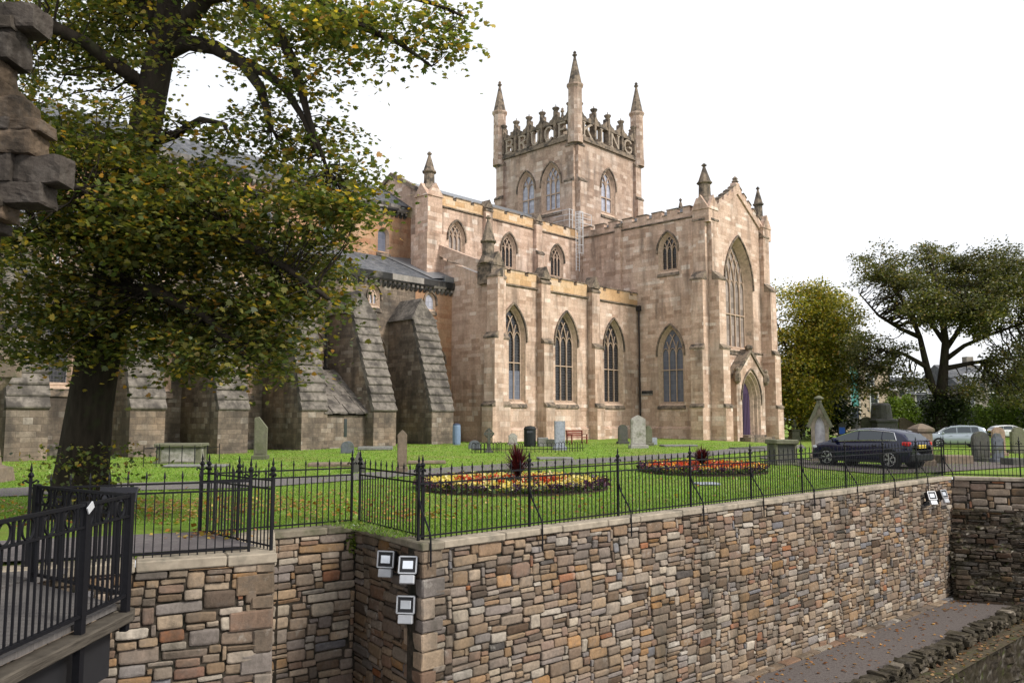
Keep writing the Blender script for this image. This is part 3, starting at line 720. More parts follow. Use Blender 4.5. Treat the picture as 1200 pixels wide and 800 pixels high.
for v0, v1, u in edge_px:
    z1, z0 = CAMZ+(490-v0)/F*10, CAMZ+(490-v1)/F*10
    x = (u-600)/F*10-.2; first = True
    while x > -9.3:
        l = random.uniform(.28, .6); c = random.uniform(.55, 1.1); mb.cc = (.062*c, .052*c, .044*c, 1) if random.random() < .75 else (.11*c, .08*c, .055*c, 1)
        rock_block(mb, Vector((x-l/2+7.6, random.uniform(-.06, .06), (z0+z1)/2)), l/2+.01, .24+random.uniform(-.06, .05), (z1-z0)/2+.006, .024)
        x -= l; first = False
        if random.random() < .5:
            mb.cc = (.06*c, .05*c, .04*c, 1); q = random.uniform(.03, .08); mb.cbox((x+7.6, -.2, z0+.02), X, Yv, Zv, q*1.8, q, q, .02, .02)
mb.build('stone_courses', M['rock_ruin'] if 'rock_ruin' in M else M['rubble'], ru, uv=False, colour=True)
mb = MB(); mb.box(-1.9, 1.1, -.12, .12, 4.5, 7.2); mb.box(-1.9, -.0+.9, -.45, .45, -.05, 4.4); mb.build('core', M['mortar'], ru)

# ================================================================== THE ABBEY CHURCH  (local x east along the nave, y north, z up)
ANG = math.atan2(950, 990)
O_ = at(575, 518, 59.)
ch = thing('abbey_church', 'great sandstone abbey church with square tower and buttressed old nave', 'church', O_, math.pi/2-ANG)
def part(mb, name, mat, **k): return mb.build(name, M[mat], ch, **k)
def arch(c, w, z0, zs, za, n=9):
    """pointed arch outline, counter-clockwise seen from the front: right foot, up, apex, left"""
    h = w/2; r = za-zs; Rr = (h*h+r*r)/(2*h); pts = [(c-h, z0), (c+h, z0)]
    cx = c+h-Rr
    a1 = math.atan2(r, c-cx)
    for i in range(n+1):
        a = a1*i/n; pts.append((cx+Rr*math.cos(a), zs+Rr*math.sin(a)))
    cx2 = c-h+Rr
    for i in range(n, -1, -1):
        a = a1*i/n; 
        if i == n: continue
        pts.append((cx2-Rr*math.cos(a), zs+Rr*math.sin(a)))
    return pts
def round_arch(c, w, z0, zs, n=8):
    return [(c-w/2, z0), (c+w/2, z0)]+[(c+w/2*math.cos(math.pi*i/n), zs+w/2*math.sin(math.pi*i/n)) for i in range(n+1)]
def frame(p, facing):            # facing: outward normal ('S','W')
    p = Vector(p)
    if facing == 'S': return p, Vector((1, 0, 0)), Vector((0, -1, 0))
    if facing == 'W': return p, Vector((0, -1, 0)), Vector((-1, 0, 0))
    if facing == 'E': return p, Vector((0, 1, 0)), Vector((1, 0, 0))
    return p, Vector((-1, 0, 0)), Vector((0, 1, 0))
def wall_skin(mb, p, facing, outline, holes=()):
    p, u, n = frame(p, facing)
    P = lambda a, z: p+u*a+Vector((0, 0, z))
    loops = [[Vector((a, z, 0)) for a, z in outline]]+[[Vector((a, z, 0)) for a, z in h] for h in holes]
    flat = [q for l in loops for q in l]; ids = [mb.vert(P(q.x, q.y)) for q in flat]
    for t in tessellate_polygon(loops):
        a, b, c = (flat[k] for k in t)
        if (b-a).cross(c-a).z < 0: t = (t[0], t[2], t[1])
        mb.f.append([ids[k] for k in t])
WCACHE = {}
def window(p, facing, c, w, z0, zs, za, glass='glass', lights=3, transom=None, lower=None, grow=.22, deep=.4, hood=True, trac='tracery', rnd=False, heavy=.07, holes=None, hoodlen=.5):
    """builds (or copies) a traceried window; returns the hole outline for its wall"""
    out = (arch(c, w+2*grow, z0-grow*1.3, zs, za+grow*1.15) if not rnd else round_arch(c, w+2*grow, z0-grow, zs))
    key = (w, z0, zs, za, glass, lights, transom, lower, grow, deep, hood, trac, rnd, heavy)
    p0, u, n = frame(p, facing)
    loc = p0+u*c; rz = {'S': 0, 'W': -math.pi/2, 'E': math.pi/2, 'N': math.pi}[facing]
    if holes is not None: holes.append(out)
    if key in WCACHE: copy_obj(WCACHE[key], ch, loc, rz); return out
    lo = (lambda g, zz: arch(0, w+2*g, z0-zz, zs, za+g*1.15)) if not rnd else (lambda g, zz: round_arch(0, w+2*g, z0-zz, zs))
    ro, ri = lo(grow, grow*1.3 if not rnd else grow), lo(0, 0)
    mid = lo(grow*.45, grow*.4)
    mb = MB()
    def ring(a, ya, b, yb):
        k = len(a)
        for i in range(k):
            j = (i+1) % k
            mb.poly([(a[j][0], ya, a[j][1]), (a[i][0], ya, a[i][1]), (b[i][0], yb, b[i][1]), (b[j][0], yb, b[j][1])][::-1])
    m2 = lo(grow*.62, grow*.5)
    ring(ro, 0, m2, deep*.5); ring(m2, deep*.5, mid, deep*.42); ring(mid, deep*.42, ri, deep)
    win = mb.build('window', M['paletrim'], ch, loc=loc, rz=rz)
    # glass, cut at the lower panel when it differs
    mb = MB()
    if lower is None: mb.poly([(a, deep+.02, z) for a, z in ri]); mb.build('glass', M[glass], win)
    else:
        top = [(a, z) for a, z in ri if z > z0+.01]
        mb.poly([(a, deep+.02, z) for a, z in [(-w/2, lower[0]), (w/2, lower[0])]+top]); mb.build('glass', M[glass], win)
        mb = MB(); mb.poly([(-w/2, deep-.03, z0), (w/2, deep-.03, z0), (w/2, deep-.03, lower[0]), (-w/2, deep-.03, lower[0])]); mb.build('protective_panel', M[lower[1]], win)
    # tracery
    if lights > 1:
        mb = MB(); N3 = (0, -1, 0); yv = deep-.06; lw = w/lights; h = w/2; r = za-zs; Rr = (h*h+r*r)/(2*h)
        inside = lambda x, z: abs(x) < h-.01 and z < zs+math.sqrt(max(0, Rr*Rr-(abs(x)-h+Rr)**2))-.02 if z > zs else abs(x) < h-.01
        for k in range(1, lights):
            x = -h+lw*k; mb.bar((x, yv, z0), (x, yv, zs+.02), heavy, .12, N3)
            for sg in (-1, 1):
                last = None
                for i in range(13):
                    a = math.radians(90)*i/12; q = (x+sg*(Rr-Rr*math.cos(a)), zs+Rr*math.sin(a))
                    if not inside(*q): break
                    if last: mb.bar((last[0], yv+.003*sg, last[1]), (q[0], yv+.003*sg, q[1]), heavy*.8, .1, N3)
                    last = q
        for k in range(lights):                  # cusped light heads
            x = -h+lw*(k+.5); hh = lw*.5-.03
            for sg in (-1, 1):
                pts = [(x+sg*hh*math.cos(a)*(1 if a < .8 else .92), zs-.25*lw+lw*.95*math.sin(a)) for a in np.linspace(0, math.pi/2, 6)]
                for q0, q1 in zip(pts, pts[1:]): mb.bar((q0[0], yv+.006, q0[1]), (q1[0], yv+.006, q1[1]), heavy*.6, .08, N3)
        for tz in (transom or ()): mb.bar((-h, yv+.009, tz), (h, yv+.009, tz), heavy*1.05, .11, N3)
        e = lo(-.02, -.02)
        for q0, q1 in zip(e, e[1:]+e[:1]):
            mb.bar((q0[0], yv+.012, q0[1]), (q1[0], yv+.012, q1[1]), heavy*.9, .1, N3)
        mb.build('tracery', M[trac], win)
    if hood:
        mb = MB(); k = lo(grow+.1, 0)
        pts = [q for q in k if q[1] > zs-.01]; pts = [(pts[0][0], zs-hoodlen*.4)]+pts+[(pts[-1][0], zs-hoodlen*.4)]
        for q0, q1 in zip(pts, pts[1:]): mb.bar((q0[0], -.055, q0[1]), (q1[0], -.055, q1[1]), .13, .15, (0, -1, 0))
        mb.build('hood_mould', M['trim'], win)
    mb = MB(); g = grow+.12; zz = z0-grow*1.3
    mb.prism([(-w/2-g, .0, zz-.32), (-w/2-g, -.1, zz-.3), (-w/2-g, -.1, zz-.22), (-w/2-g, .0, zz)], (w+2*g, 0, 0)); mb.build('sill', M['trim'], win)
    WCACHE[key] = win
    return out
def profile(mb, p, facing, c, w, prof):
    """prof: (projection, z) outline from the wall foot outwards and up; extruded over the width"""
    p, u, n = frame(p, facing)
    pts = [p+u*(c-w/2)+n*a+Vector((0, 0, z)) for a, z in prof]
    mb.prism(pts, u*w)
def string(mb, p, facing, a0, a1, z, proj=.12, h=.2):
    profile(mb, p, facing, (a0+a1)/2, a1-a0, [(-.05, z), (proj, z+h*.35), (proj, z+h*.6), (-.0, z+h), (-.05, z+h)])
def buttress(p, facing, c, w, stages, top, cap='slope', mat='sand', gab=None, trimw=.1):
    """stages: [(z_top, projection)] from the ground"""
    z = -.6; prof = [(-.15, z)]
    trims = []
    for i, (zt, pr) in enumerate(stages):
        prof += [(pr, z), (pr, zt)]
        nxt = stages[i+1][1] if i+1 < len(stages) else None
        if nxt is not None: z = zt+(pr-nxt)*1.1
        pp, u, n = frame(p, facing)
        lowp = nxt if nxt is not None else 0
        hh = (pr-lowp)*1.1
        pts = [(lowp-.05, zt-.02), (pr+.07, zt-.02), (pr+.07, zt+.12), (lowp, zt+hh+.14), (lowp-.05, zt+hh+.14)]
        trims.append(pts)
    prof += [(-.15, stages[-1][0]+stages[-1][1]*1.1)]
    mb = MB(); profile(mb, p, facing, c, w, prof); b = part(mb, 'buttress', mat)
    for pts in trims: ptrim = MB(); profile(ptrim, p, facing, c, w+trimw, pts); ptrim.build('weathering', M['trim'], b)
    # gablet in front of the top stage
    if gab:
        pp, u, n = frame(p, facing); zt, pr = gab; mb = MB()
        a = pp+u*(c-w/2-.06)+Vector((0, 0, zt)); e = pp+u*(c+w/2+.06)+Vector((0, 0, zt)); m = pp+u*c+Vector((0, 0, zt+w*.95))
        mb.prism([a-n*.5, e-n*.5, m-n*.5], n*(pr+.56)); mb.build('gablet', M['trim'], b)
    return b
def pinnacle(x, y, z0, zm, zt, r, mat='trim', ring=True, n=8):
    mb = MB(); ph = math.pi/8
    mb.lathe((x, y, 0), [(r*1.18, z0), (r*1.18, z0+.15), (r*.8, z0+(zm-z0)*.35), (r*.74, zm-.1)], n, ph)
    o = part(mb, 'pinnacle', mat)
    mb = MB(); mb.lathe((x, y, 0), [(r*.8, zm-.12), (r*1.02, zm-.03), (r*1.02, zm+.06), (r*.86, zm+.09), (r*.17, zt-.32), (r*.15, zt-.3)], n, ph); mb.build('spirelet', M[mat], o)
    mb = MB(); mb.lathe((x, y, 0), [(r*.14, zt-.32), (r*.36, zt-.22), (r*.36, zt-.14), (r*.16, zt-.1), (r*.22, zt-.05), (.01, zt)], 6); mb.build('finial', M[mat], o)
    return o
def merlons(p, facing, a0, a1, z, w, gap, h, th=.35, mat='sand', capm='trim'):
    pp, u, n = frame(p, facing); mb = MB(); mc = MB(); s = a0
    while s < a1-.2:
        e = min(s+w, a1)
        for m_, za, zb, g in ((mb, z, z+h, 0), (mc, z+h+.002, z+h+.1, .05)):
            a = pp+u*(s-g)+n*(g); b = pp+u*(e+g)+n*g; c = b-n*(th+2*g); d = a-n*(th+2*g)
            m_.hexa([Vector((q.x, q.y, zz)) for zz in (za, zb) for q in ((a, b, c, d) if facing in 'SW' else (a, b, c, d))])
        if s+w+gap < a1:
            a = pp+u*(e+.052)+n*.04; b = pp+u*(min(e+gap, a1)-.052)+n*.04; c = b-n*(th+.08); d = a-n*(th+.08)
            mc.hexa([Vector((q.x, q.y, zz)) for zz in (z+.002, z+.08) for q in (a, b, c, d)])
        s += w+gap
    o = part(mb, 'battlement', mat); mc.build('coping', M[capm], o); return o

# ---------------------------------------------------------------- south aisle of the newer church (plane y=0)
XA, XT, XE = 0., 18.54, 28.96
YA, YN = 6.5, 17.4
holes = []
for i, c in enumerate((2.35, 8.55, 14.9)):
    window((0, 0, 0), 'S', c, 2.3, 3.1, 7.7, 10.0, 'glass', 3, (5.9,), (5.3, 'meshglass') if i == 0 else None, holes=holes)
mb = MB(); wall_skin(mb, (0, 0, 0), 'S', [(0, -.8), (XT, -.8), (XT, 11.65), (0, 11.65)], holes); part(mb, 'aisle_wall', 'sand')
mb = MB(); profile(mb, (0, 0, 0), 'S', XT/2, XT-.05, [(-.04, -.8), (.14, -.8), (.14, .85), (.0, 1.0), (-.04, 1.0)]); part(mb, 'plinth', 'sand'); mb = MB(); string(mb, (0, 0, 0), 'S', 0, XT-.05, 11.62, .14, .2); part(mb, 'string_course', 'trim')
mb = MB(); mb.box(.02, XT-.02, .0-.02, .45, 11.83, 12.62); part(mb, 'parapet', 'ochre')
merlons((0, -.02, 0), 'S', .1, XT-.1, 12.62, 1.55, .42, .24, .42, 'ochre')
for c in (5.55, 11.85):
    buttress((0, 0, 0), 'S', c, 1.05, [(2.6, .95), (7.5, .75), (12.2, .5)], 13, gab=(12.55, .5))
# south-west angle: paired buttresses, pier and pinnacle
buttress((0, 0, 0), 'S', .55, 1.1, [(2.6, .95), (7.5, .75), (12., .45)], 12)
buttress((0, 0, 0), 'W', .6-.0, 1.1, [(2.6, .95), (7.5, .75), (12., .45)], 12)
mb = MB(); mb.box(-.35, 1.05, -.38, 1.1, 11.6, 12.95); mb.prism([(-.4, -.43, 12.95), (1.1, -.43, 12.95), (.35, -.43, 14.0)], (0, 1.55, 0)); mb.prism([(-.42, -.41, 12.96), (-.42, 1.13, 12.96), (-.42, .36, 13.98)], (1.54, 0, 0)); part(mb, 'corner_pier', 'trim')
pinnacle(.0, .3, 13.1, 14.75, 16.75, .62)
# west face of the newer church (plane x=0), with raking aisle parapet and nave gable
mb = MB(); wall_skin(mb, (0, 0, 0), 'W', [(-18.5, -.8), (0, -.8), (0, 12.1), (-1.5, 12.55), (-6.6, 14.6), (-6.6, 19.4), (-12, 22.3), (-17.4, 19.4), (-18.5, 12)]); part(mb, 'west_wall', 'sand')
mb = MB()
for (ya, za), (yb, zb), th in (((1.1, 12.55), (6.0, 14.55), .9), ((6.9, 19.3), (12, 22.15), .35), ((12, 22.15), (17.2, 19.3), .35)):
    mb = MB(); mb.prism([(-.18, ya, za), (-.18, yb, zb), (-.18, yb, zb+th), (-.18, ya, za+th)], (.5, 0, 0)); part(mb, 'raking_parapet', 'trim' if th < .5 else 'sand')
mb = MB(); mb.poly([(.3, .4, 12.2), (XT, .4, 12.2), (XT, YA, 14.1), (.3, YA, 14.1)]); part(mb, 'aisle_roof', 'lead')

# clerestory (plane y=YA)
holes = []
for c in (2.45, 8.6, 15.05): window((0, YA, 0), 'S', c, 1.42, 14.85, 16.35, 17.55, 'glass' if c > 5 else 'stoneglass', 3, None, grow=.2, deep=.3, holes=holes, heavy=.075)
mb = MB(); wall_skin(mb, (0, YA, 0), 'S', [(0, 11.), (XT, 11.), (XT, 18.65), (0, 18.65)], holes); part(mb, 'clerestory_wall', 'sand')
mb = MB(); string(mb, (0, YA, 0), 'S', .2, XT-.05, 18.62, .13, .2); part(mb, 'string_course', 'trim')
mb = MB(); mb.box(.2, XT, YA-.02, YA+.4, 18.83, 19.45); part(mb, 'parapet', 'ochre')
merlons((0, YA-.02, 0), 'S', .4, XT-.2, 19.45, 1.6, .4, .22, .4, 'ochre')
for c in (5.85, 12.2): buttress((0, YA, 0), 'S', c, .8, [(16.4, .55), (19.2, .36)], 20, gab=(19.45, .36))
mb = MB(); mb.prism([(0.2, YA+.3, 19.2), (0.2, 12, 22.1), (0.2, 17.1, 19.2)], (XT-.2, 0, 0)); part(mb, 'nave_roof', 'lead')
mb = MB(); mb.box(-1.15, .35, 5.9, 7.4, 13.5, 19.2); mb.box(-1.4, .5, 5.65, 7.6, 11.5, 16.2)
mb.prism([(-1.25, 5.8, 19.2), (.45, 5.8, 19.2), (-.4, 5.8, 20.3)], (0, 1.7, 0)); mb.prism([(-1.27, 5.82, 19.21), (-1.27, 7.48, 19.21), (-1.27, 6.65, 20.29)], (1.7, 0, 0)); part(mb, 'stair_turret', 'sand')
pinnacle(-.4, 6.65, 19.8, 21.3, 23.0, .58)

# ---------------------------------------------------------------- south transept
YT = -7.23
holes = []
window((XT, 0, 0), 'W', 3.3, 1.5, 14.7, 16.4, 17.7, 'glass', 3, None, grow=.24, deep=.35, holes=holes, heavy=.08)
window((XT, 0, 0), 'W', 3.4, 2.15, 3.1, 7.3, 9.5, 'meshglass', 3, (5.9,), holes=holes)
mb = MB(); wall_skin(mb, (XT, 0, 0), 'W', [(-YA-.2, -.8), (-YT, -.8), (-YT, 18.9), (-YA-.2, 18.9)], holes); part(mb, 'transept_west_wall', 'sand')
mb = MB(); string(mb, (XT, 0, 0), 'W', -YA, -YT-.9, 18.85, .14, .2); part(mb, 'string_course', 'trim'); mb = MB(); profile(mb, (XT, 0, 0), 'W', 3.1, 6., [(-.04, -.8), (.14, -.8), (.14, .85), (0, 1.), (-.04, 1.)]); part(mb, 'plinth', 'sand')
mb = MB(); mb.box(XT-.03, XT+.4, YT+1., YA, 19.05, 19.45); part(mb, 'parapet', 'sand')
merlons((XT-.03, 0, 0), 'W', -6.3, 5.6, 19.45, 1.05, .55, .45, .42, 'sand')
# rainwater strip buttress between aisle and tower on the transept wall
buttress((XT, 0, 0), 'W', -1.9, .6, [(19.2, .3)], 20)
# south front
GX = (XT+XE)/2
holes = []
window((0, YT, 0), 'S', GX, 4.3, 8.0, 13.4, 17.4, 'stoneglass', 5, (10.9,), grow=.36, deep=.75, holes=holes, heavy=.09)
holes.append([(GX-1.9, .2), (GX+1.9, .2), (GX+1.9, 5.2), (GX-1.9, 5.2)])
mb = MB(); wall_skin(mb, (0, YT, 0), 'S', [(XT, -.8), (XE, -.8), (XE, 19.0), (GX, 21.7), (XT, 19.0)], holes); part(mb, 'transept_front', 'sand')
mb = MB(); wall_skin(mb, (XE, 0, 0), 'E', [(YT, -.8), (7, -.8), (7, 19), (YT, 19)]); part(mb, 'transept_east_wall', 'sand')
mb = MB(); mb.prism([(XT+.3, YT+.4, 19.), (GX, YT+.4, 21.4), (XE-.3, YT+.4, 19.)], (0, 7-YT, 0)); part(mb, 'transept_roof', 'slate')
mb = MB(); mcp = MB()
for sg in (-1, 1):
    e = GX+sg*(XE-GX)
    mb.prism([(e-sg*.6, YT-.14, 18.85), (GX, YT-.14, 21.75), (GX, YT-.14, 22.25), (e-sg*.6, YT-.14, 19.5)], (0, .55, 0))
    n = 5
    for k in range(n):
        a0, a1 = (k+.12)/n, (k+.72)/n
        x0, x1 = e-sg*.9+(GX-e+sg*.9)*a0, e-sg*.9+(GX-e+sg*.9)*a1; z0, z1 = 19.55+2.62*a0, 19.55+2.62*a1
        mb.prism([(x0, YT-.12, z0), (x1, YT-.12, z1), (x1, YT-.12, z1+.42), (x0, YT-.12, z0+.42)], (0, .5, 0))
        mcp.prism([(x0-sg*-.04, YT-.17, z0+.422), (x1, YT-.17, z1+.422), (x1, YT-.17, z1+.53), (x0-sg*-.04, YT-.17, z0+.53)], (0, .6, 0))
mb.box(GX-.35, GX+.35, YT-.16, YT+.4, 21.9, 22.7)
g = part(mb, 'gable_parapet', 'sand'); mcp.build('coping', M['trim'], g)
mb = MB(); mb.lathe((GX, YT+.1, 0), [(.2, 22.7), (.34, 22.85), (.2, 23.0), (.26, 23.15), (.05, 23.35)], 6); part(mb, 'gable_finial', 'trim')
ST = [(2.62, 1.35), (7.45, 1.2), (13.3, .95), (18.4, .4)]
buttress((XT, 0, 0), 'W', -YT-.58, 1.15, ST, 19); buttress((0, YT, 0), 'S', XT+.56, 1.12, ST, 19)
buttress((0, YT, 0), 'S', XE-.56, 1.12, ST, 19); buttress((XE, 0, 0), 'E', YT+.58, 1.15, ST, 19)
for sx, xx in ((-1, XT), (1, XE)):
    x0, x1 = (xx-.42, xx+1.12) if sx < 0 else (xx-1.12, xx+.42)
    mb = MB(); mb.box(x0, x1, YT-.42, YT+1.15, 18.2, 19.3)
    xm = (x0+x1)/2; mb.prism([(x0-.06, YT-.48, 19.3), (x1+.06, YT-.48, 19.3), (xm, YT-.48, 20.6)], (0, 1.7, 0)); mb.prism([(x0-.07, YT-.46, 19.31), (x0-.07, YT+1.2, 19.31), (x0-.07, YT+.37, 20.58)], (x1-x0+.14, 0, 0)); part(mb, 'corner_pier', 'sand')
    pinnacle(xm, YT+.37, 19.7 if sx < 0 else 19.9, 21.75, 23.5, .66 if sx < 0 else .5)
pinnacle(XE-.3, 1.6, 19.4, 22.4, 24.0, .45)
for zz in (2.62, 7.42):
    mb = MB(); string(mb, (0, YT, 0), 'S', XT+1.15, GX-2.5 if zz < 5 else XE-1.15, zz, .1, .22)
    if zz < 5: part(mb, 'string_course', 'trim'); mb = MB(); string(mb, (0, YT, 0), 'S', GX+2.5, XE-1.15, zz, .1, .22)
    part(mb, 'string_course', 'trim')
# porch with recessed doorway
pf = (0, YT-.9, 0)
mb = MB(); dh = arch(GX, 3.3, -.8, 3.3, 5.75, 9)
wall_skin(mb, pf, 'S', [(GX-2.55, -.8), (GX+2.55, -.8), (GX+2.55, 5.2), (GX, 7.35), (GX-2.55, 5.2)], [[(a, max(z, -.75)) for a, z in dh]])
mb.box(GX-2.55, GX-2.549, YT-.9, YT, -.8, 5.2); mb.box(GX+2.549, GX+2.55, YT-.9, YT, -.8, 5.2)
porch = part(mb, 'porch', 'sand')
mb = MB()
prev = None
for k, (w_, yy, za) in enumerate(((3.3, YT-.9, 5.75), (3.1, YT-.7, 5.6), (2.95, YT-.66, 5.5), (2.8, YT-.4, 5.35), (2.65, YT-.36, 5.25), (2.4, YT-.1, 5.05))):
    a = arch(GX, w_, -.75, 3.3, za, 9)
    if prev:
        for i in range(1, len(a)):
            j = (i+1) % len(a); mb.poly([(prev[0][i][0], prev[1], prev[0][i][1]), (prev[0][j][0], prev[1], prev[0][j][1]), (a[j][0], yy, a[j][1]), (a[i][0], yy, a[i][1])])
    prev = (a, yy)
mb.build('doorway_arch', M['paletrim'], porch)
mb = MB()
for sg in (-1, 1):
    mb.prism([(GX+sg*2.7, YT-1.02, 5.1), (GX, YT-1.02, 7.42), (GX, YT-1.02, 7.75), (GX+sg*2.7, YT-1.02, 5.42)], (0, 1.05, 0))
    mb.lathe((GX+sg*2.6, YT-1., 0), [(.1, 4.6), (.3, 4.85), (.32, 5.1), (.3, 5.5), (.2, 5.7), (.24, 5.9), (.05, 6.1)], 6)
mb.lathe((GX, YT-.8, 0), [(.18, 7.6), (.36, 7.8), (.3, 8.0), (.05, 8.15)], 6)
mb.build('gable_coping', M['trim'], porch)
mb = MB(); e = arch(GX, 3.62, 2.9, 3.3, 6.02, 9)[1:]
for q0, q1 in zip(e, e[1:]): mb.bar((q0[0], YT-.95, q0[1]), (q1[0], YT-.95, q1[1]), .12, .12, (0, -1, 0))
mb.build('hood_mould', M['trim'], porch)
mb = MB(); a = arch(GX, 2.42, .3, 3.3, 5.07, 9); mb.poly([(x, YT-.09, z) for x, z in a]); dr = part(mb, 'door', 'purple')
mb = MB()
for x in np.arange(GX-.8, GX+.9, .27): mb.box(x-.012, x+.012, YT-.115, YT-.09, .3, 3.9)
mb.box(GX-.03, GX+.03, YT-.13, YT-.09, .3, 4.8); mb.build('plank_joints', M['board'], dr)
mb = MB(); mb.box(GX-2.2, GX+2.2, YT-1.9, YT-.0, -.7, .12); mb.box(GX-1.64, GX+1.64, YT-1.4, YT-.1, -.7, .29); part(mb, 'steps', 'trim')
# tablet, rain pipes, ladder
mb = MB(); mb.box(XT-.06, XT+.02, -1.5, -.35, 3.75, 4.15); part(mb, 'tablet', 'soot')
mb = MB(); mb.tube([(XT-.16, .16-.4, 11.6), (XT-.16, .16-.4, -.3)], .075, 6); mb.box(XT-.32, XT-.0, -.42, -.06, 11.3, 11.75); part(mb, 'downpipe', 'pipe')
mb = MB(); mb.tube([(XT-.18, YA-.2, 16.6), (XT-.18, YA-.2, 13.2)], .085, 6); part(mb, 'downpipe', 'pipe')
mb = MB()
lx, ly = XT-1.05, YA-.5
for dx in (-.25, .25): mb.tube([(lx+dx, ly, 15.6), (lx+dx, ly, 21.3)], .035, 5)
for z in np.arange(15.7, 21.2, .3): mb.tube([(lx-.25, ly, z), (lx+.25, ly, z)], .02, 4)
for z in np.arange(17.2, 21.4, .8): mb.tube([(lx+.42*math.cos(a), ly-.1-.5*math.sin(a), z) for a in np.linspace(0, math.pi, 9)], .02, 4)
for a in (.5, 1.1, 1.57, 2.1, 2.6): mb.tube([(lx+.42*math.cos(a), ly-.1-.5*math.sin(a), 17.2), (lx+.42*math.cos(a), ly-.1-.5*math.sin(a), 21.2)], .018, 4)
part(mb, 'safety_ladder', 'galv')
mb = MB(); X0, X1, Y0, Y1 = lx-1.1, XT+1.2, YA-.4, YA+1.6
for z in (20.4, 20.9, 21.4): mb.tube([(X0, Y1, z), (X0, Y0, z), (lx-.3, Y0, z)], .025, 4); mb.tube([(lx+.3, Y0, z), (X1, Y0, z), (X1, Y1, z)], .025, 4)
for x in (X0, (X0+lx)/2-.1, lx+.9, X1): mb.tube([(x, Y0, 19.6), (x, Y0, 21.4)], .025, 4)
part(mb, 'roof_guardrail', 'galv')

# ---------------------------------------------------------------- crossing tower
TX0, TX1, TY0, TY1 = 18.2, 28.8, 6.75, 17.35
SB, PT = 29.0, 31.25
lan = (22.5, 25.0, 26.6)
holes = []
window((TX0, 0, 0), 'W', -13.3, 1.75, *lan, glass='paleglass', lights=2, transom=(24.,), grow=.3, deep=.4, holes=holes, heavy=.1)
window((TX0, 0, 0), 'W', -9.95, 1.95, lan[0]-.1, lan[1], lan[2]+.2, glass='paleglass', lights=3, transom=(24.,), grow=.3, deep=.4, holes=holes, heavy=.1)
mb = MB(); wall_skin(mb, (TX0, 0, 0), 'W', [(-TY1, 12), (-TY0, 12), (-TY0, SB), (-TY1, SB)], holes)
holes = []
window((0, TY0, 0), 'S', 23.4, 1.75, *lan, glass='paleglass', lights=2, transom=(24.,), grow=.3, deep=.4, holes=holes, heavy=.1)
wall_skin(mb, (0, TY0, 0), 'S', [(TX0, 12), (TX1, 12), (TX1, SB), (TX0, SB)], holes)
mb.poly([(TX1, TY0, 12), (TX1, TY1, 12), (TX1, TY1, SB), (TX1, TY0, SB)]); mb.poly([(TX0, TY1, 12), (TX0, TY1, SB), (TX1, TY1, SB), (TX1, TY1, 12)]); mb.poly([(TX0, TY0, SB), (TX1, TY0, SB), (TX1, TY1, SB), (TX0, TY1, SB)])
part(mb, 'tower_wall', 'sandtower')
for fx, cs in (('W', (-TY1+.5, -TY0-.5)), ('S', (TX0+.5, TX1-.5)), ('E', (TY0+.5, TY1-.5)), ('N', (-TX1+.5, -TX0-.5))):
    p0 = {'W': (TX0, 0, 0), 'S': (0, TY0, 0), 'E': (TX1, 0, 0), 'N': (0, TY1, 0)}[fx]
    for c in cs: buttress(p0, fx, c, 1.0, [(24.6, .55), (28.2, .32)], 29, mat='sandtower')
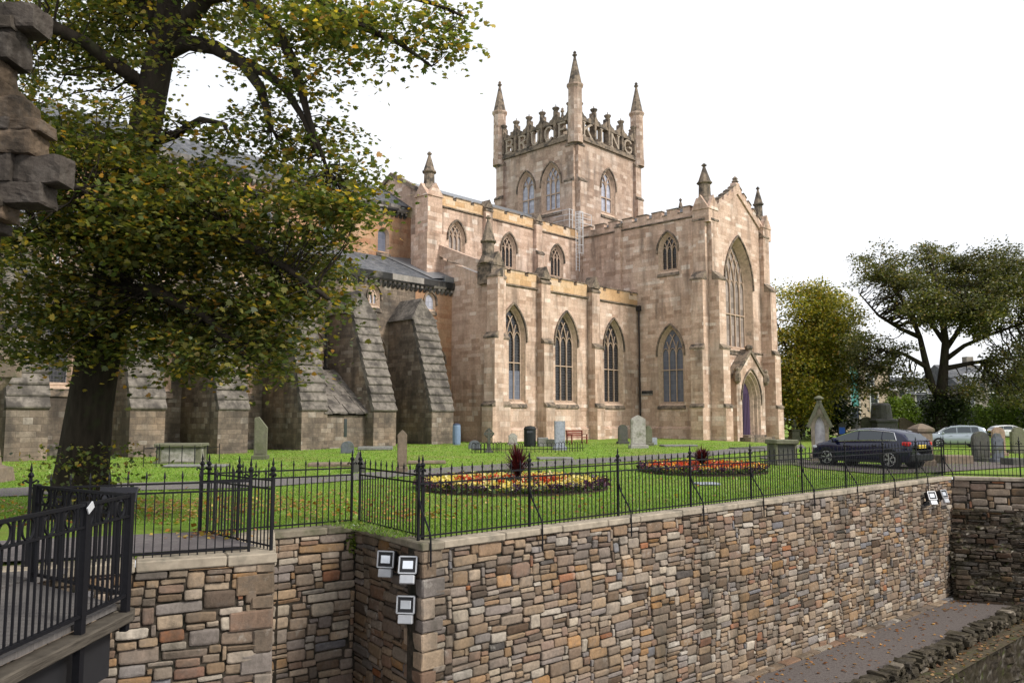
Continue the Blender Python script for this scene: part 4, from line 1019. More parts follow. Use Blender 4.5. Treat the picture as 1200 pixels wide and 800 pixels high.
for fx in 'WSEN':
    p0 = {'W': (TX0, 0, 0), 'S': (0, TY0, 0), 'E': (TX1, 0, 0), 'N': (0, TY1, 0)}[fx]
    a0, a1 = {'W': (-TY1, -TY0), 'S': (TX0, TX1), 'E': (TY0, TY1), 'N': (-TX1, -TX0)}[fx]
    word = {'W': 'BRUCE', 'S': 'KING', 'E': '    ', 'N': '      '}[fx]
    pp, u, n = frame(p0, fx); Z = Vector((0, 0, 1)); mb = MB()
    L0, L1 = a0+.75, a1-.75; nl = len(word); st = (L1-L0)/nl
    def slab(za, zb, o0, o1): 
        A = [pp+u*a0+n*o1, pp+u*a1+n*o1, pp+u*a1+n*o0, pp+u*a0+n*o0]; mb.hexa([q+Z*za for q in A]+[q+Z*zb for q in A])
    slab(SB-.12, SB+.14, -.05, .22); slab(SB+.14, SB+.4, -.55, .1); slab(PT-.3, PT, -.55, .1)
    par = part(mb, 'lettered_parapet', 'trim')
    mb = MB()
    for k in range(nl+1):
        c = L0+st*k
        A = [pp+u*(c-.15)+n*.16, pp+u*(c+.15)+n*.16, pp+u*(c+.15)-n*.55, pp+u*(c-.15)-n*.55]
        mb.hexa([q+Z*(SB+.42) for q in A]+[q+Z*(PT+1.0) for q in A])
        mb.lathe(pp+u*c-n*.08, [(.2, PT+.9), (.22, PT+1.05), (.38, PT+1.3), (.38, PT+1.38), (.25, PT+1.45), (.06, PT+1.48), (.03, PT+1.75)], 8)
        for sg in (-1, 1):
            if L0-.1 < c+sg*.5 < L1+.1:
                q = [(c+sg*.2, PT), (c+sg*st*.47, PT), (c+sg*st*.4, PT+.22), (c+sg*st*.26, PT+.3), (c+sg*.15, PT+.75)]
                mb.prism([pp+u*a+Z*z-n*.2 for a, z in q], n*.24)
    mb.build('crest_post', M['trim'], par)
    G = {'B': [[(-.3, 0), (-.3, 1)], [(-.3, 1), (.12, 1), (.27, .88), (.27, .66), (.1, .53), (-.3, .53)], [(.1, .53), (.32, .4), (.32, .14), (.15, 0), (-.3, 0)]],
         'R': [[(-.28, 0), (-.28, 1)], [(-.28, 1), (.13, 1), (.3, .86), (.3, .62), (.12, .48), (-.28, .48)], [(.0, .48), (.33, 0)]],
         'U': [[(-.32, 1), (-.32, .3), (-.2, .06), (0, 0), (.2, .06), (.32, .3), (.32, 1)]],
         'C': [[(.32, .8), (.16, .98), (-.1, .98), (-.3, .8), (-.35, .5), (-.3, .2), (-.1, .02), (.16, .02), (.32, .2)]],
         'E': [[(-.3, 0), (-.3, 1)], [(-.3, 1), (.3, 1)], [(-.3, .52), (.18, .52)], [(-.3, 0), (.32, 0)]],
         'K': [[(-.3, 0), (-.3, 1)], [(.32, 1), (-.3, .45)], [(-.08, .62), (.34, 0)]],
         'I': [[(0, 0), (0, 1)]], 'N': [[(-.32, 0), (-.32, 1)], [(-.32, 1), (.32, 0)], [(.32, 0), (.32, 1)]],
         'G': [[(.32, .8), (.16, .98), (-.1, .98), (-.3, .8), (-.35, .5), (-.3, .2), (-.1, .02), (.18, .02), (.32, .2), (.32, .46), (.05, .46)]]}
    SER = {'B': [(-.3, 0), (-.3, 1)], 'R': [(-.28, 0), (-.28, 1), (.33, 0)], 'U': [(-.32, 1), (.32, 1)], 'E': [(-.3, 0), (-.3, 1)], 'K': [(-.3, 0), (-.3, 1), (.32, 1), (.34, 0)], 'I': [(0, 0), (0, 1)], 'N': [(-.32, 0), (-.32, 1), (.32, 1)]}
    for k, chx in enumerate(word):
        if chx == ' ': continue
        c = L0+st*(k+.5); W = (st-.34)*.98; H = PT-.32-(SB+.42); zb = SB+.42
        pos = lambda a, z: pp+u*(c+a*W*.92)+Z*(zb+.07+z*(H-.14))-n*.2
        mb = MB()
        for i, s_ in enumerate(G[chx]):
            for q0, q1 in zip(s_, s_[1:]): mb.bar(pos(*q0), pos(*q1), .2, .5+.004*i, n)
            for q in s_[1:-1]:
                mb.cbox(pos(*q), u, n, Z, .1, .249, .1, .04)
        for a, z in SER.get(chx, ()): mb.bar(pos(a, z)-u*.22, pos(a, z)+u*.22, .12, .49, n)
        mb.build('letter', M['letter'], par)
for x, y in ((TX0+.1, TY0+.1), (TX1-.1, TY0+.1), (TX0+.1, TY1-.1), (TX1-.1, TY1-.1)):
    mb = MB(); r = .7; mb.lathe((x, y, 0), [(r*1.08, SB-.6), (r*1.08, SB+.15), (r, SB+.2), (r*.97, 33.9), (r*1.18, 34.15), (r*1.2, 34.3), (r*.98, 34.36)], 12); t = part(mb, 'corner_turret', 'sandtower')
    mb = MB(); mb.lathe((x, y, 0), [(r*.98, 34.36), (r*.15, 37.2)], 12); mb.build('spirelet', M['trim'], t)
    mb = MB(); mb.lathe((x, y, 0), [(.1, 37.15), (.24, 37.3), (.24, 37.42), (.1, 37.5), (.17, 37.58), (.16, 37.66), (.02, 37.8)], 6); mb.build('finial', M['trim'], t)
# choir beyond the tower and north transept, mostly hidden
mb = MB(); mb.box(XE, 44, 6.6, 17.3, -.8, 19.2); mb.prism([(XE, 6.6, 19.2), (XE, 12, 22), (XE, 17.3, 19.2)], (15, 0, 0)); part(mb, 'choir', 'sand')

# ---------------------------------------------------------------- medieval nave at the left (aisle plane y=4.3)
YO, YC, XW = 4.3, 9.4, -46.
bays = [-2.4-5.05*k for k in range(9)]
holes = []
for k, c in enumerate(bays):
    if k: window((0, YO, 0), 'S', c, 1.5, 3.6, 6.4, 7.2, 'glass', 1, None, grow=.35, deep=.45, hood=True, rnd=True, holes=holes)
    if k: window((0, YO, 0), 'S', c+.1, .62, 9.75, 10.3, 10.85, 'paleglass', 2, None, grow=.2, deep=.25, holes=holes, heavy=.08)
mb = MB(); wall_skin(mb, (0, YO, 0), 'S', [(XW, -1), (-3.6, -1), (-3.6, 11.25), (XW, 11.25)], holes); part(mb, 'old_aisle_wall', 'oldbrown')
holes = []
window((0, YO, 0), 'S', -2.2, .8, 9.9, 10.4, 11.0, 'paleglass', 1, None, grow=.12, deep=.12, holes=holes)
window((0, YO, 0), 'S', -1.6, 1.2, 2., 6., 6.8, 'glass', 1, None, grow=.25, deep=.3, rnd=True, holes=holes)
mb = MB(); wall_skin(mb, (0, YO, 0), 'S', [(-3.6, -1), (0, -1), (0, 11.25), (-3.6, 11.25)], holes); part(mb, 'patched_wall', 'oldpink')
for nm, yy, z, h, x1, step in (('aisle', YO, 11.2, .85, -.04, .42), ('high', YC, 18.0, .85, -.5, .42)):
    mb = MB(); profile(mb, (0, yy, 0), 'S', (XW+x1)/2, x1-XW, [(-.1, z+.28), (.28, z+.28), (.38, z+.42), (.38, z+h), (-.1, z+h+.1)]); cc = part(mb, 'cornice', 'soot')
    mb = MB(); x = x1-.2
    while x > XW: profile(mb, (0, yy, 0), 'S', x, .2, [(-.02, z-.12), (.1, z-.12), (.27, z+.1), (.27, z+.275), (-.02, z+.275)]); x -= step
    mb.build('corbel_row', M['soot'], cc)
mb = MB(); mb.poly([(XW, YO-.35, 12.06), (-.1, YO-.35, 12.06), (-.1, YC, 14.5), (XW, YC, 14.5)]); part(mb, 'old_aisle_roof', 'slate')
mb = MB(); mb.box(-1.0, -.06, YO-.3, 6., 12.1, 12.5); mb.poly([(-2.1, YO-.2, 12.2), (-.06, YO-.2, 12.5), (-.06, YC, 14.75), (-2.6, YC, 14.56)]); part(mb, 'lead_flashing', 'lead')
holes = []
for k, c in enumerate(bays): window((0, YC, 0), 'S', c-.35, .85, 15.0, 16.3, 16.7, 'meshglass', 1, None, grow=.14, deep=.3, hood=False, rnd=True, holes=holes)
mb = MB(); wall_skin(mb, (0, YC, 0), 'S', [(XW, 13), (-.0, 13), (-.0, 18.1), (XW, 18.1)], holes); part(mb, 'old_clerestory_wall', 'oldpink')
mb = MB(); mb.prism([(XW, YC-.2, 18.9), (XW, 13, 21.3), (XW, 16.8, 18.9)], (-XW, 0, 0)); part(mb, 'old_nave_roof', 'slate')
mb = MB(); mb.box(XW-.5, XW, YO, 21, -1, 14); mb.box(XW-.5, XW, YC, 17, 14, 19); part(mb, 'old_west_wall', 'oldbrown')
# raking buttresses of the old nave
def old_buttress(xc, w, front, zlow=2.17, ztop=8.7, back=1.6, dark='oldbrown'):
    mb = MB(); n = 12; f = front; prof = [(-YO-.1, -1), (f, -1), (f, zlow)]
    body = prof+[(-back, ztop), (-YO-.1, ztop)]
    profile(mb, (0, 0, 0), 'S', xc, w, body); b = part(mb, 'raking_buttress', dark)
    mb = MB()
    for k in range(n):
        t0, t1 = k/n, (k+1)/n
        a0, a1 = f+(-back-f)*t0, f+(-back-f)*t1; z0, z1 = zlow+(ztop-zlow)*t0, zlow+(ztop-zlow)*t1
        j = random.uniform(-.02, .03)
        profile(mb, (0, 0, 0), 'S', xc+random.uniform(-.02, .02), w+.06, [(a0-.22, z0-.04), (a0+.1+j, z0+.02), (a0+.12+j, z0+.1), (a1+.03, z1+.03), (a1-.2, z1+.03)])
    mb.build('stepped_weathering', M['slabs'], b)
    mb = MB(); zr = ztop+1.45; e = w/2+.12
    mb.prism([(xc-e, back-.05, ztop-.1), (xc+e, back-.05, ztop-.1), (xc+.0, back+.25, zr)], (0, YO-back, 0)); 
    mb.prism([(xc-e-.08, back-.12, ztop-.16), (xc+e+.08, back-.12, ztop-.16), (xc+e, back-.12, ztop-.0), (xc-e, back-.12, ztop-.0)], (0, YO-back, 0)); mb.build('gabled_cap', M['slabs'], b)
old_buttress(-5.05, 1.95, .5); old_buttress(-10.2, 1.75, .9)
for c in (-14.9, -20.0, -24.6, -30.0, -35, -40): old_buttress(c, 1.75, .3)
# lean-to chamber between two buttresses
mb = MB(); mb.box(-14.1, -11.02, -.1, 4.2, -1, 1.9); lt = part(mb, 'lean_to', 'oldbrown')
mb = MB(); mb.box(-12.7, -12.5, -.14, -.09, .6, 1.7); mb.build('slit', M['windowdark'], lt)
mb = MB()
for r in range(5):
    for q in range(6):
        y0, y1 = -.35+r*.72, -.35+(r+1)*.72+.1; za, zb = 1.95+r*.55, 1.95+(r+1)*.55+.05
        x0 = -14.25+q*.56+random.uniform(-.03, .03)-(r % 2)*.12; dz = .03*(q % 2)+.02+random.uniform(0, .03)
        mb.prism([(x0, y0, za+dz), (x0, y1, zb+dz), (x0, y1, zb+dz+.07), (x0, y0, za+dz+.09)], (.54, 0, 0))
mb.build('slab_roof', M['slabs'], lt)
mb = MB(); mb.poly([(-14.1, -.1, 1.9), (-11.02, -.1, 1.9), (-11.02, 4.2, 5.1), (-14.1, 4.2, 5.1)]); mb.build('roof_bed', M['mortar'], lt)
mb = MB(); mb.tube([(-7.35, 1.1+3.0, 6), (-7.35, 1.1+3.0, -.2)], .06, 6); mb.tube([(-11.3, YO-.1, 11.2), (-11.3, YO-.1, 4.3)], .07, 6); mb.tube([(-22.4, YO-.1, 11), (-22.4, YO-.1, 0)], .06, 6); part(mb, 'downpipe', 'pipe')
mb = MB(); mb.lathe((-.5, -.35, 0), [(.03, 3.7), (.14, 3.75), (.16, 4.0), (.1, 4.1)], 8); part(mb, 'wall_lamp', 'lampbody')
mb = MB(); profile(mb, (0, YO, 0), 'S', XW/2, -XW-.1, [(-.1, -1), (.25, -1), (.25, .25), (.0, .4), (-.1, .4)]); part(mb, 'old_plinth', 'slabs')
# paved margin along the church foot
mb = MB(); mb.cc = (1, 1, 1, 1)
mt = ch.matrix_basis if False else Matrix.Translation(O_) @ Matrix.Rotation(math.pi/2-ANG, 4, 'Z')

# ================================================================== TREES AND PLANTS
def leaves_mesh(name, C, dirs, size, cols, mat, parent=None, kind=None, flat=.8, rng=RNG):
    """kite shaped leaves: centres C (N,3)"""
    n = len(C)
    nr = rng.normal(size=(n, 3))*flat; nr[:, 2] += 1.; nr /= np.linalg.norm(nr, axis=1)[:, None]
    t = dirs+rng.normal(size=(n, 3))*.7; t -= nr*(t*nr).sum(1)[:, None]; t /= np.linalg.norm(t, axis=1)[:, None]+1e-9
    b = np.cross(nr, t); s = size*rng.uniform(.65, 1.25, n); s = s[:, None]
    w = rng.uniform(.32, .5, (n, 1))*s; k = rng.uniform(-.12, .2, (n, 1))*s
    V = np.stack([C, C+t*s*.5+b*w+nr*k, C+t*s-nr*s*.1, C+t*s*.5-b*w+nr*k], 1)
    return npmesh(name, V, 4, mat, parent, cols, kind)
LOBED = np.array([(0, 0), (.26, .03), (.5, .3), (.3, .4), (.34, .72), (.13, .66), (0, 1.), (-.13, .66), (-.34, .72), (-.3, .4), (-.5, .3), (-.26, .03)])
def lobed_mesh(name, C, dirs, size, cols, mat, parent, flat, rng):
    n = len(C); nr = rng.normal(size=(n, 3))*flat; nr[:, 2] += 1.; nr /= np.linalg.norm(nr, axis=1)[:, None]
    t = dirs+rng.normal(size=(n, 3))*.6; t -= nr*(t*nr).sum(1)[:, None]; t /= np.linalg.norm(t, axis=1)[:, None]+1e-9
    b = np.cross(nr, t); s = (size*rng.uniform(.5, 1.35, n))[:, None]; cup = rng.uniform(-.1, .35, (n, 1))
    V = np.stack([C+b*s*x*1.05+t*s*y-nr*s*cup*(abs(x)+.35*y*y) for x, y in LOBED], 1)
    return npmesh(name, V, 12, mat, parent, cols)
def pick_cols(n, pal, wts, rng=RNG, var=.35):
    p = np.array(pal)[rng.choice(len(pal), n, p=np.array(wts)/sum(wts))]
    return p*rng.uniform(1-var, 1+var, (n, 1))
def sample_limb(pts, k=8):
    out = []
    for (p, r), (q, s) in zip(pts, pts[1:]):
        for i in range(k): out.append((p.lerp(q, i/k), r+(s-r)*i/k))
    out.append(pts[-1]); return out
def crook(p, q, n, amt, rng=random):
    L = (q-p).length; out = [p]
    for i in range(1, n): out.append(p.lerp(q, i/n)+Vector((rng.uniform(-1, 1), rng.uniform(-1, 1), rng.uniform(-1, 1)))*amt*L)
    return out+[q]
def spray_tree(t, trunk_paths, clusters, per, lsize, pal, wts, mat, spread, bark='bark', twig=.02, flat=.8, droop=.3, seed=1, nsides=9, lobed=False):
    rng = np.random.default_rng(seed); rnd = random.Random(seed)
    mb = MB(); nodes = []
    for pts in trunk_paths:
        mb.tube([p for p, r in pts], [r for p, r in pts], nsides); nodes += sample_limb(pts)
    mb.build('trunk', M[bark], t, smooth=True, uv=False)
    NP = np.array([tuple(p) for p, r in nodes]); NR = np.array([r for p, r in nodes])
    mb = MB(); Cs, Ds, K = [], [], []
    for c, sp, tone in clusters:
        c = np.array(c); d = np.linalg.norm(NP-c, axis=1)+(NP[:, 2] > c[2]+.6*1)*.4+np.maximum(0, NR-.2)*2
        k = int(d.argmin()); p = Vector(NP[k]); q = Vector(c)
        if (q-p).length > .15:
            pts = crook(p, q, 5, .07, rnd); r0 = min(NR[k]*.6, twig*(1+(q-p).length*.5))
            mb.tube(pts, [r0*(1-.75*i/5) for i in range(6)], 4, False)
        m = int(per*rnd.uniform(.6, 1.4)*sp*sp)
        out = np.array(tuple((q-p).normalized())) if (q-p).length > .1 else np.array((0, 0, 1.))
        off = rng.normal(size=(m, 3))*np.array([1, 1, .2 if lobed else .45])*spread*sp
        off[:, 2] -= droop*(off[:, 0]**2+off[:, 1]**2)/max(.05, spread*sp)*.5
        Cs.append(c+off); dd = off/(np.linalg.norm(off, axis=1)[:, None]+1e-6)+out*.5; dd[:, 2] -= droop; Ds.append(dd)
        cc = pick_cols(m, pal, wts, rng)*tone; K.append(cc)
    if mb.f: mb.build('branches', M[bark], t, smooth=True, uv=False)
    if lobed: return lobed_mesh('foliage', np.concatenate(Cs), np.concatenate(Ds), lsize, np.concatenate(K), M[mat], t, flat, rng)
    return leaves_mesh('foliage', np.concatenate(Cs), np.concatenate(Ds), lsize, np.concatenate(K), M[mat], t, None, flat, rng)
def P3(*a): return [(at(u, v, Y)-a_off(), r) for u, v, Y, r in a]
_off = Vector((0, 0, 0))
def a_off(): return _off

# big lime/maple at the left
_off = at(95, 604, 16.6); _off.z = gz(_off.x, _off.y)-.05
bt = thing('broadleaf_tree', 'huge broadleaf tree at the left, dark green turning yellow', 'tree', _off)
Yt = 16.6
paths = [
 P3((93, 612, Yt, .8), (94, 590, Yt, .62), (97, 545, Yt, .5), (105, 480, Yt, .44), (118, 400, Yt, .41), (138, 300, Yt, .38), (160, 200, Yt, .34), (176, 120, 16.5, .31), (186, 70, 16.4, .29), (198, 10, 16.3, .24), (203, -60, 16.2, .2), (210, -160, 16, .13)),
 P3((196, 60, 16.3, .22), (218, 26, 16, .2), (240, -2, 15.7, .18), (275, -60, 15.3, .14), (310, -150, 15, .1)),
 P3((188, 40, 16.4, .24), (172, 10, 16.6, .2), (150, -30, 17, .16), (120, -90, 17.4, .1)),
 P3((170, 104, 16.5, .17), (150, 86, 16.2, .145), (128, 72, 15.9, .13), (100, 50, 15.5, .12), (62, 32, 15.1, .13), (24, 30, 14.8, .1), (-40, 15, 14.4, .06)),
 P3((192, 62, 16.4, .19), (220, 50, 16.1, .165), (252, 56, 15.7, .145), (285, 74, 15.3, .12), (306, 104, 15, .095), (314, 135, 14.8, .07), (318, 152, 14.7, .05)),
 P3((285, 74, 15.3, .1), (312, 86, 15, .09), (335, 105, 14.8, .08), (356, 140, 14.6, .05), (372, 180, 14.5, .03)),
 P3((240, -2, 15.7, .14), (285, -10, 15.2, .13), (322, 30, 14.9, .11), (345, 75, 14.7, .09), (362, 140, 14.6, .06), (384, 200, 14.5, .03)),
 P3((275, -60, 15.3, .12), (350, -20, 14.8, .1), (408, 24, 14.4, .08), (444, 40, 14.2, .06), (470, 52, 14.1, .045), (506, 78, 14, .02)),
 P3((350, -20, 14.8, .08), (440, -15, 14.3, .06), (510, 5, 14, .04), (545, 20, 13.9, .02)),
 P3((165, 170, Yt, .14), (205, 158, 16, .09), (235, 140, 15.6, .06), (262, 145, 15.2, .04), (272, 165, 15, .02)),
 P3((140, 300, Yt, .2), (190, 270, 15.9, .15), (260, 270, 15.2, .11), (330, 310, 14.6, .07), (385, 350, 14.3, .04)),
 P3((138, 310, Yt, .18), (80, 270, 16, .13), (20, 280, 15.5, .09), (-40, 300, 15, .05)),
 P3((130, 340, Yt, .17), (180, 340, 15.4, .12), (240, 370, 14.8, .08), (290, 420, 14.5, .04)),
 P3((160, 200, Yt, .2), (230, 220, 16.8, .15), (320, 230, 17, .1), (400, 250, 16.8, .05)),
 P3((150, 250, Yt, .18), (200, 240, 18, .14), (260, 250, 19.4, .08)), P3((145, 270, Yt, .18), (110, 230, 15, .12), (90, 220, 13.6, .07)),
]
rg = random.Random(5); cl = []
def region(n, u, v, ru, rv, Y, dY, sp=(.8, 1.2), tone=(.7, 1.1), edge=False):
    for _ in range(n):
        while True:
            a, b, c = rg.uniform(-1, 1), rg.uniform(-1, 1), rg.uniform(-1, 1)
            if a*a+b*b+c*c <= 1: break
        cl.append((tuple(at(u+a*ru, v+b*rv, Y+c*dY)-_off), rg.uniform(*sp), rg.uniform(*tone)))
region(265, 205, 315, 195, 112, 16.6, 2.2, tone=(.6, 1.05))
region(60, 190, 235, 130, 60, 15.6, 2.4, tone=(.8, 1.25))
region(38, 335, 350, 62, 85, 15.0, 1.3, (.6, .95), (.75, 1.15))
region(34, 250, 405, 75, 45, 15.0, 1.2, (.6, .95), (.65, 1.1))
region(34, 60, 385, 85, 62, 15.5, 1.6, (.6, .95), (.6, 1.))
region(34, 20, 270, 70, 110, 15.2, 1.8, (.65, 1.), (.65, 1.))
region(52, 372, 205, 62, 80, 14.8, 1.2, (.55, .95), (.95, 1.4))
region(26, 405, 240, 34, 45, 14.7, .8, (.45, .75), (1., 1.5))
region(48, 345, 45, 75, 65, 14.9, 1.3, (.55, .9), (.95, 1.4))
region(46, 430, 28, 85, 42, 14.3, .9, (.45, .8), (1., 1.5))
region(24, 520, 25, 40, 45, 14., .5, (.36, .6), (1., 1.5))
region(105, 90, 35, 120, 65, 17., 1.6, (.6, .95), (.8, 1.2))
region(34, 100, 140, 90, 55, 15.8, 2., (.5, .85), (.75, 1.2))
region(48, 55, 170, 90, 80, 15.6, 2., (.6, .95), (.65, 1.05))
region(30, 120, 205, 80, 60, 15.4, 2., (.6, .95), (.7, 1.1))
region(16, 170, 150, 55, 50, 15.2, .6, (.45, .7), (.8, 1.15))
region(9, 180, 40, 40, 50, 15.2, .4, (.35, .55), (.8, 1.1))
region(34, 250, 0, 110, 45, 16.8, 1.6, (.5, .8), (.95, 1.3))
region(30, 285, 150, 60, 40, 15., 1.2, (.4, .65), (.95, 1.4))
region(90, 220, -120, 330, 90, 15.5, 3., (.8, 1.2), (.8, 1.2))
PAL = [(.048, .07, .02), (.075, .1, .028), (.12, .13, .036), (.18, .165, .042), (.25, .19, .04), (.35, .18, .035), (.45, .31, .045)]
spray_tree(bt, paths, cl, 118, .104, PAL, [5, 9, 9, 7, 3.4, 1.3, .9], 'leaf', .42, twig=.012, seed=4, nsides=14, lobed=True, flat=.45, droop=.35)
# shoots of leaves round the trunk foot
rng = np.random.default_rng(3); n = 900
C = np.stack([rng.normal(.25, .55, n), rng.normal(-.35, .4, n), rng.uniform(.15, 1.5, n)], 1)
leaves_mesh('basal_shoots', C, np.tile((0, -.5, .6), (n, 1)), .1, pick_cols(n, PAL, [6, 8, 7, 5, 2, 1, .5], rng)*1.2, M['leaf'], bt)

# sycamore at the right
def dome_clusters(n, u, v, ru, rv_up, rv_dn, Y, dY, off, rr, hole=.0, sp=(.8, 1.3), tone=(.7, 1.1), shell=.55, flatter=None):
    out = []
    while len(out) < n:
        a, b, c = rr.uniform(-1, 1), rr.uniform(-1, 1), rr.uniform(-1, 1); d = a*a+b*b+c*c
        if d > 1 or d < shell*shell: continue
        vv = v+b*(rv_up if b < 0 else rv_dn)
        if flatter and not flatter(u+a*ru, vv): continue
        out.append((tuple(at(u+a*ru, vv, Y+c*dY)-off), rr.uniform(*sp), rr.uniform(*tone)))
    return out
_off = gp(1100, 517); Ys = _off.y
sy = thing('broadleaf_tree', 'spreading dark domed tree with forked trunk behind the silver car', 'tree', _off)
paths = [P3((1100, 519, Ys, .85), (1101, 508, Ys, .68), (1103, 480, Ys, .6), (1103, 462, Ys, .56), (1106, 430, Ys, .42), (1108, 400, Ys, .34), (1104, 370, Ys-1, .3), (1098, 335, Ys-1.5, .2), (1092, 305, Ys-1.5, .1)),
 P3((1102, 466, Ys, .42), (1092, 452, Ys, .38), (1086, 430, Ys, .32), (1078, 395, Ys, .24), (1066, 365, Ys, .22), (1050, 340, Ys, .15), (1035, 315, Ys, .08)),
 P3((1108, 410, Ys, .27), (1125, 385, Ys, .22), (1140, 360, Ys-1, .16), (1150, 330, Ys-1, .14), (1155, 305, Ys-1, .08)),
 P3((1107, 422, Ys, .26), (1130, 405, Ys-1, .2), (1160, 392, Ys-2, .14), (1195, 380, Ys-3, .14), (1230, 370, Ys-3, .08)),
 P3((1078, 395, Ys, .25), (1055, 385, Ys-1, .18), (1030, 370, Ys-2, .12), (1008, 345, Ys-2, .06)),
 P3((1086, 430, Ys, .25), (1060, 415, Ys-1, .17), (1030, 410, Ys-2, .1), (1010, 425, Ys-2, .05)),
 P3((1106, 432, Ys, .28), (1140, 425, Ys+1, .2), (1180, 420, Ys+1, .12), (1215, 430, Ys+1, .06)),
 P3((1104, 380, Ys, .25), (1118, 350, Ys+2, .16), (1128, 310, Ys+3, .08)), P3((1106, 400, Ys, .25), (1085, 370, Ys+3, .18), (1062, 340, Ys+4, .1))]
rr = random.Random(9)
lob = []
for k in range(66):                                   # foliage pads over the dome, with gaps between them
    while True:
        a, b, c = rr.gauss(0, 1), rr.gauss(0, 1), rr.gauss(0, 1); q = math.sqrt(a*a+b*b+c*c); a, b, c = a/q, b/q, c/q
        if b < .25: break
    if a < -.55 and b > -.5: continue
    q = rr.uniform(.8, 1.0); lob.append((1115+a*q*132, 372+b*q*(84 if b < 0 else 60), Ys+c*q*7.5, rr.uniform(24, 38), rr.uniform(15, 23)))
for k in range(12): lob.append((1115+rr.uniform(-1, 1)*80, 352+rr.uniform(-1, 1)*26, Ys+rr.uniform(-4, 4), rr.uniform(16, 26), rr.uniform(8, 11)))
for u, v in ((1005, 425), (1025, 405), (1038, 432), (1012, 448), (1050, 415), (1165, 420), (1185, 440), (1205, 415), (1215, 445), (1190, 462), (1150, 445), (1062, 448), (1045, 455), (1135, 452), (1170, 462), (1000, 395)): lob.append((u, v, Ys+rr.uniform(-4, 2), rr.uniform(15, 24), rr.uniform(9, 14)))
cl = []
for u, v, Y, ru, rv in lob:
    tn = rr.uniform(.75, 1.2)
    for k in range(9): cl.append((tuple(at(u+rr.gauss(0, .5)*ru, v+rr.gauss(0, .5)*rv, Y+rr.gauss(0, .5)*2)-_off), rr.uniform(.45, .9), tn*rr.uniform(.85, 1.15)))
PS = [(.055, .065, .02), (.085, .092, .026), (.125, .12, .034), (.17, .145, .042), (.2, .14, .045)]
spray_tree(sy, paths, cl, 250, .23, PS, [7, 9, 6, 3, 1.2], 'farleaf', .8, twig=.03, seed=12, flat=.6, droop=.15)

# yellowing tree at the church corner and more behind
def bushy_tree(label, u, v, Y, crown, n, per, pal, wts, seed, lsize=.36, spread=.95, trunk=.4, cat='tree', name='broadleaf_tree'):
    global _off
    _off = at(u, v, Y); _off.z = gz(_off.x, _off.y)-.1 if Y < 130 else 0
    t = thing(name, label, cat, _off, 0., 'trees beyond the churchyard' if cat == 'tree' else None); rr = random.Random(seed); cl = []
    cu, cv, ru, rv, dY = crown
    base = Vector((0, 0, 0)); top = at(cu, cv-rv*.6, Y)-_off; mid = at((u+cu)/2, (v+cv)/2, Y)-_off
    paths = [[(base, trunk), (mid*.6, trunk*.75), (mid, trunk*.65), (at(cu, cv, Y)-_off, trunk*.4), (top, trunk*.1)]]
    for k in range(7):
        a = rr.uniform(0, 6.28); e = at(cu+.75*ru*math.cos(a), cv-.4*rv+.6*rv*math.sin(a), Y+rr.uniform(-.6, .6)*dY)-_off
        s = base.lerp(mid, rr.uniform(.7, 1)); paths.append([(s, trunk*.4), (s.lerp(e, .5)+Vector((0, 0, .4)), trunk*.25), (e, trunk*.06)])
    cl = []
    lobes = [(rr.uniform(-.6, .6), rr.uniform(-.65, .6), rr.uniform(-.5, .5), rr.uniform(.35, .55)) for _ in range(9)]
    while len(cl) < n:
        lb = rr.choice(lobes); a, b, c = (rr.gauss(0, .5)*lb[3]+lb[0], rr.gauss(0, .5)*lb[3]+lb[1], rr.gauss(0, .5)*lb[3]+lb[2])
        if a*a+b*b+c*c > 1.05: continue
        cl.append((tuple(at(cu+a*ru, cv+b*rv, Y+c*dY)-_off), rr.uniform(.75, 1.2), rr.uniform(.75, 1.15)))
    spray_tree(t, paths, cl, per, lsize, pal, wts, 'farleaf', spread, seed=seed, flat=.7, twig=.03, droop=.3, nsides=8)
    return t
PY = [(.12, .15, .022), (.24, .23, .03), (.38, .32, .04), (.5, .39, .05), (.46, .27, .05)]
bushy_tree('tall yellow green tree beside the right corner of the church', 935, 508, 86, (945, 412, 72, 92, 7.5), 310, 230, PY, [6, 8, 6, 2.5, 1], 21, .27, .9)
PDK = [(.018, .028, .009), (.028, .042, .012), (.045, .06, .016)]
bushy_tree('shadowy dark tree low behind the yellow tree', 965, 508, 92, (962, 468, 45, 40, 5), 110, 110, PDK, [5, 5, 2], 22, .33, .95)
bushy_tree('dark rounded shrub behind the trunk of the domed tree', 1110, 506, 80, (1110, 482, 30, 24, 2.5), 90, 90, PDK, [5, 5, 2], 23, .24, .6, .12, 'shrub', 'evergreen_shrub')
bushy_tree('dark tree rising at the right edge behind the white car', 1225, 505, 95, (1225, 425, 50, 70, 6), 110, 120, PDK, [3, 5, 4], 24, .35, 1.)
PG = [(.1, .15, .022), (.14, .2, .03), (.19, .25, .045)]
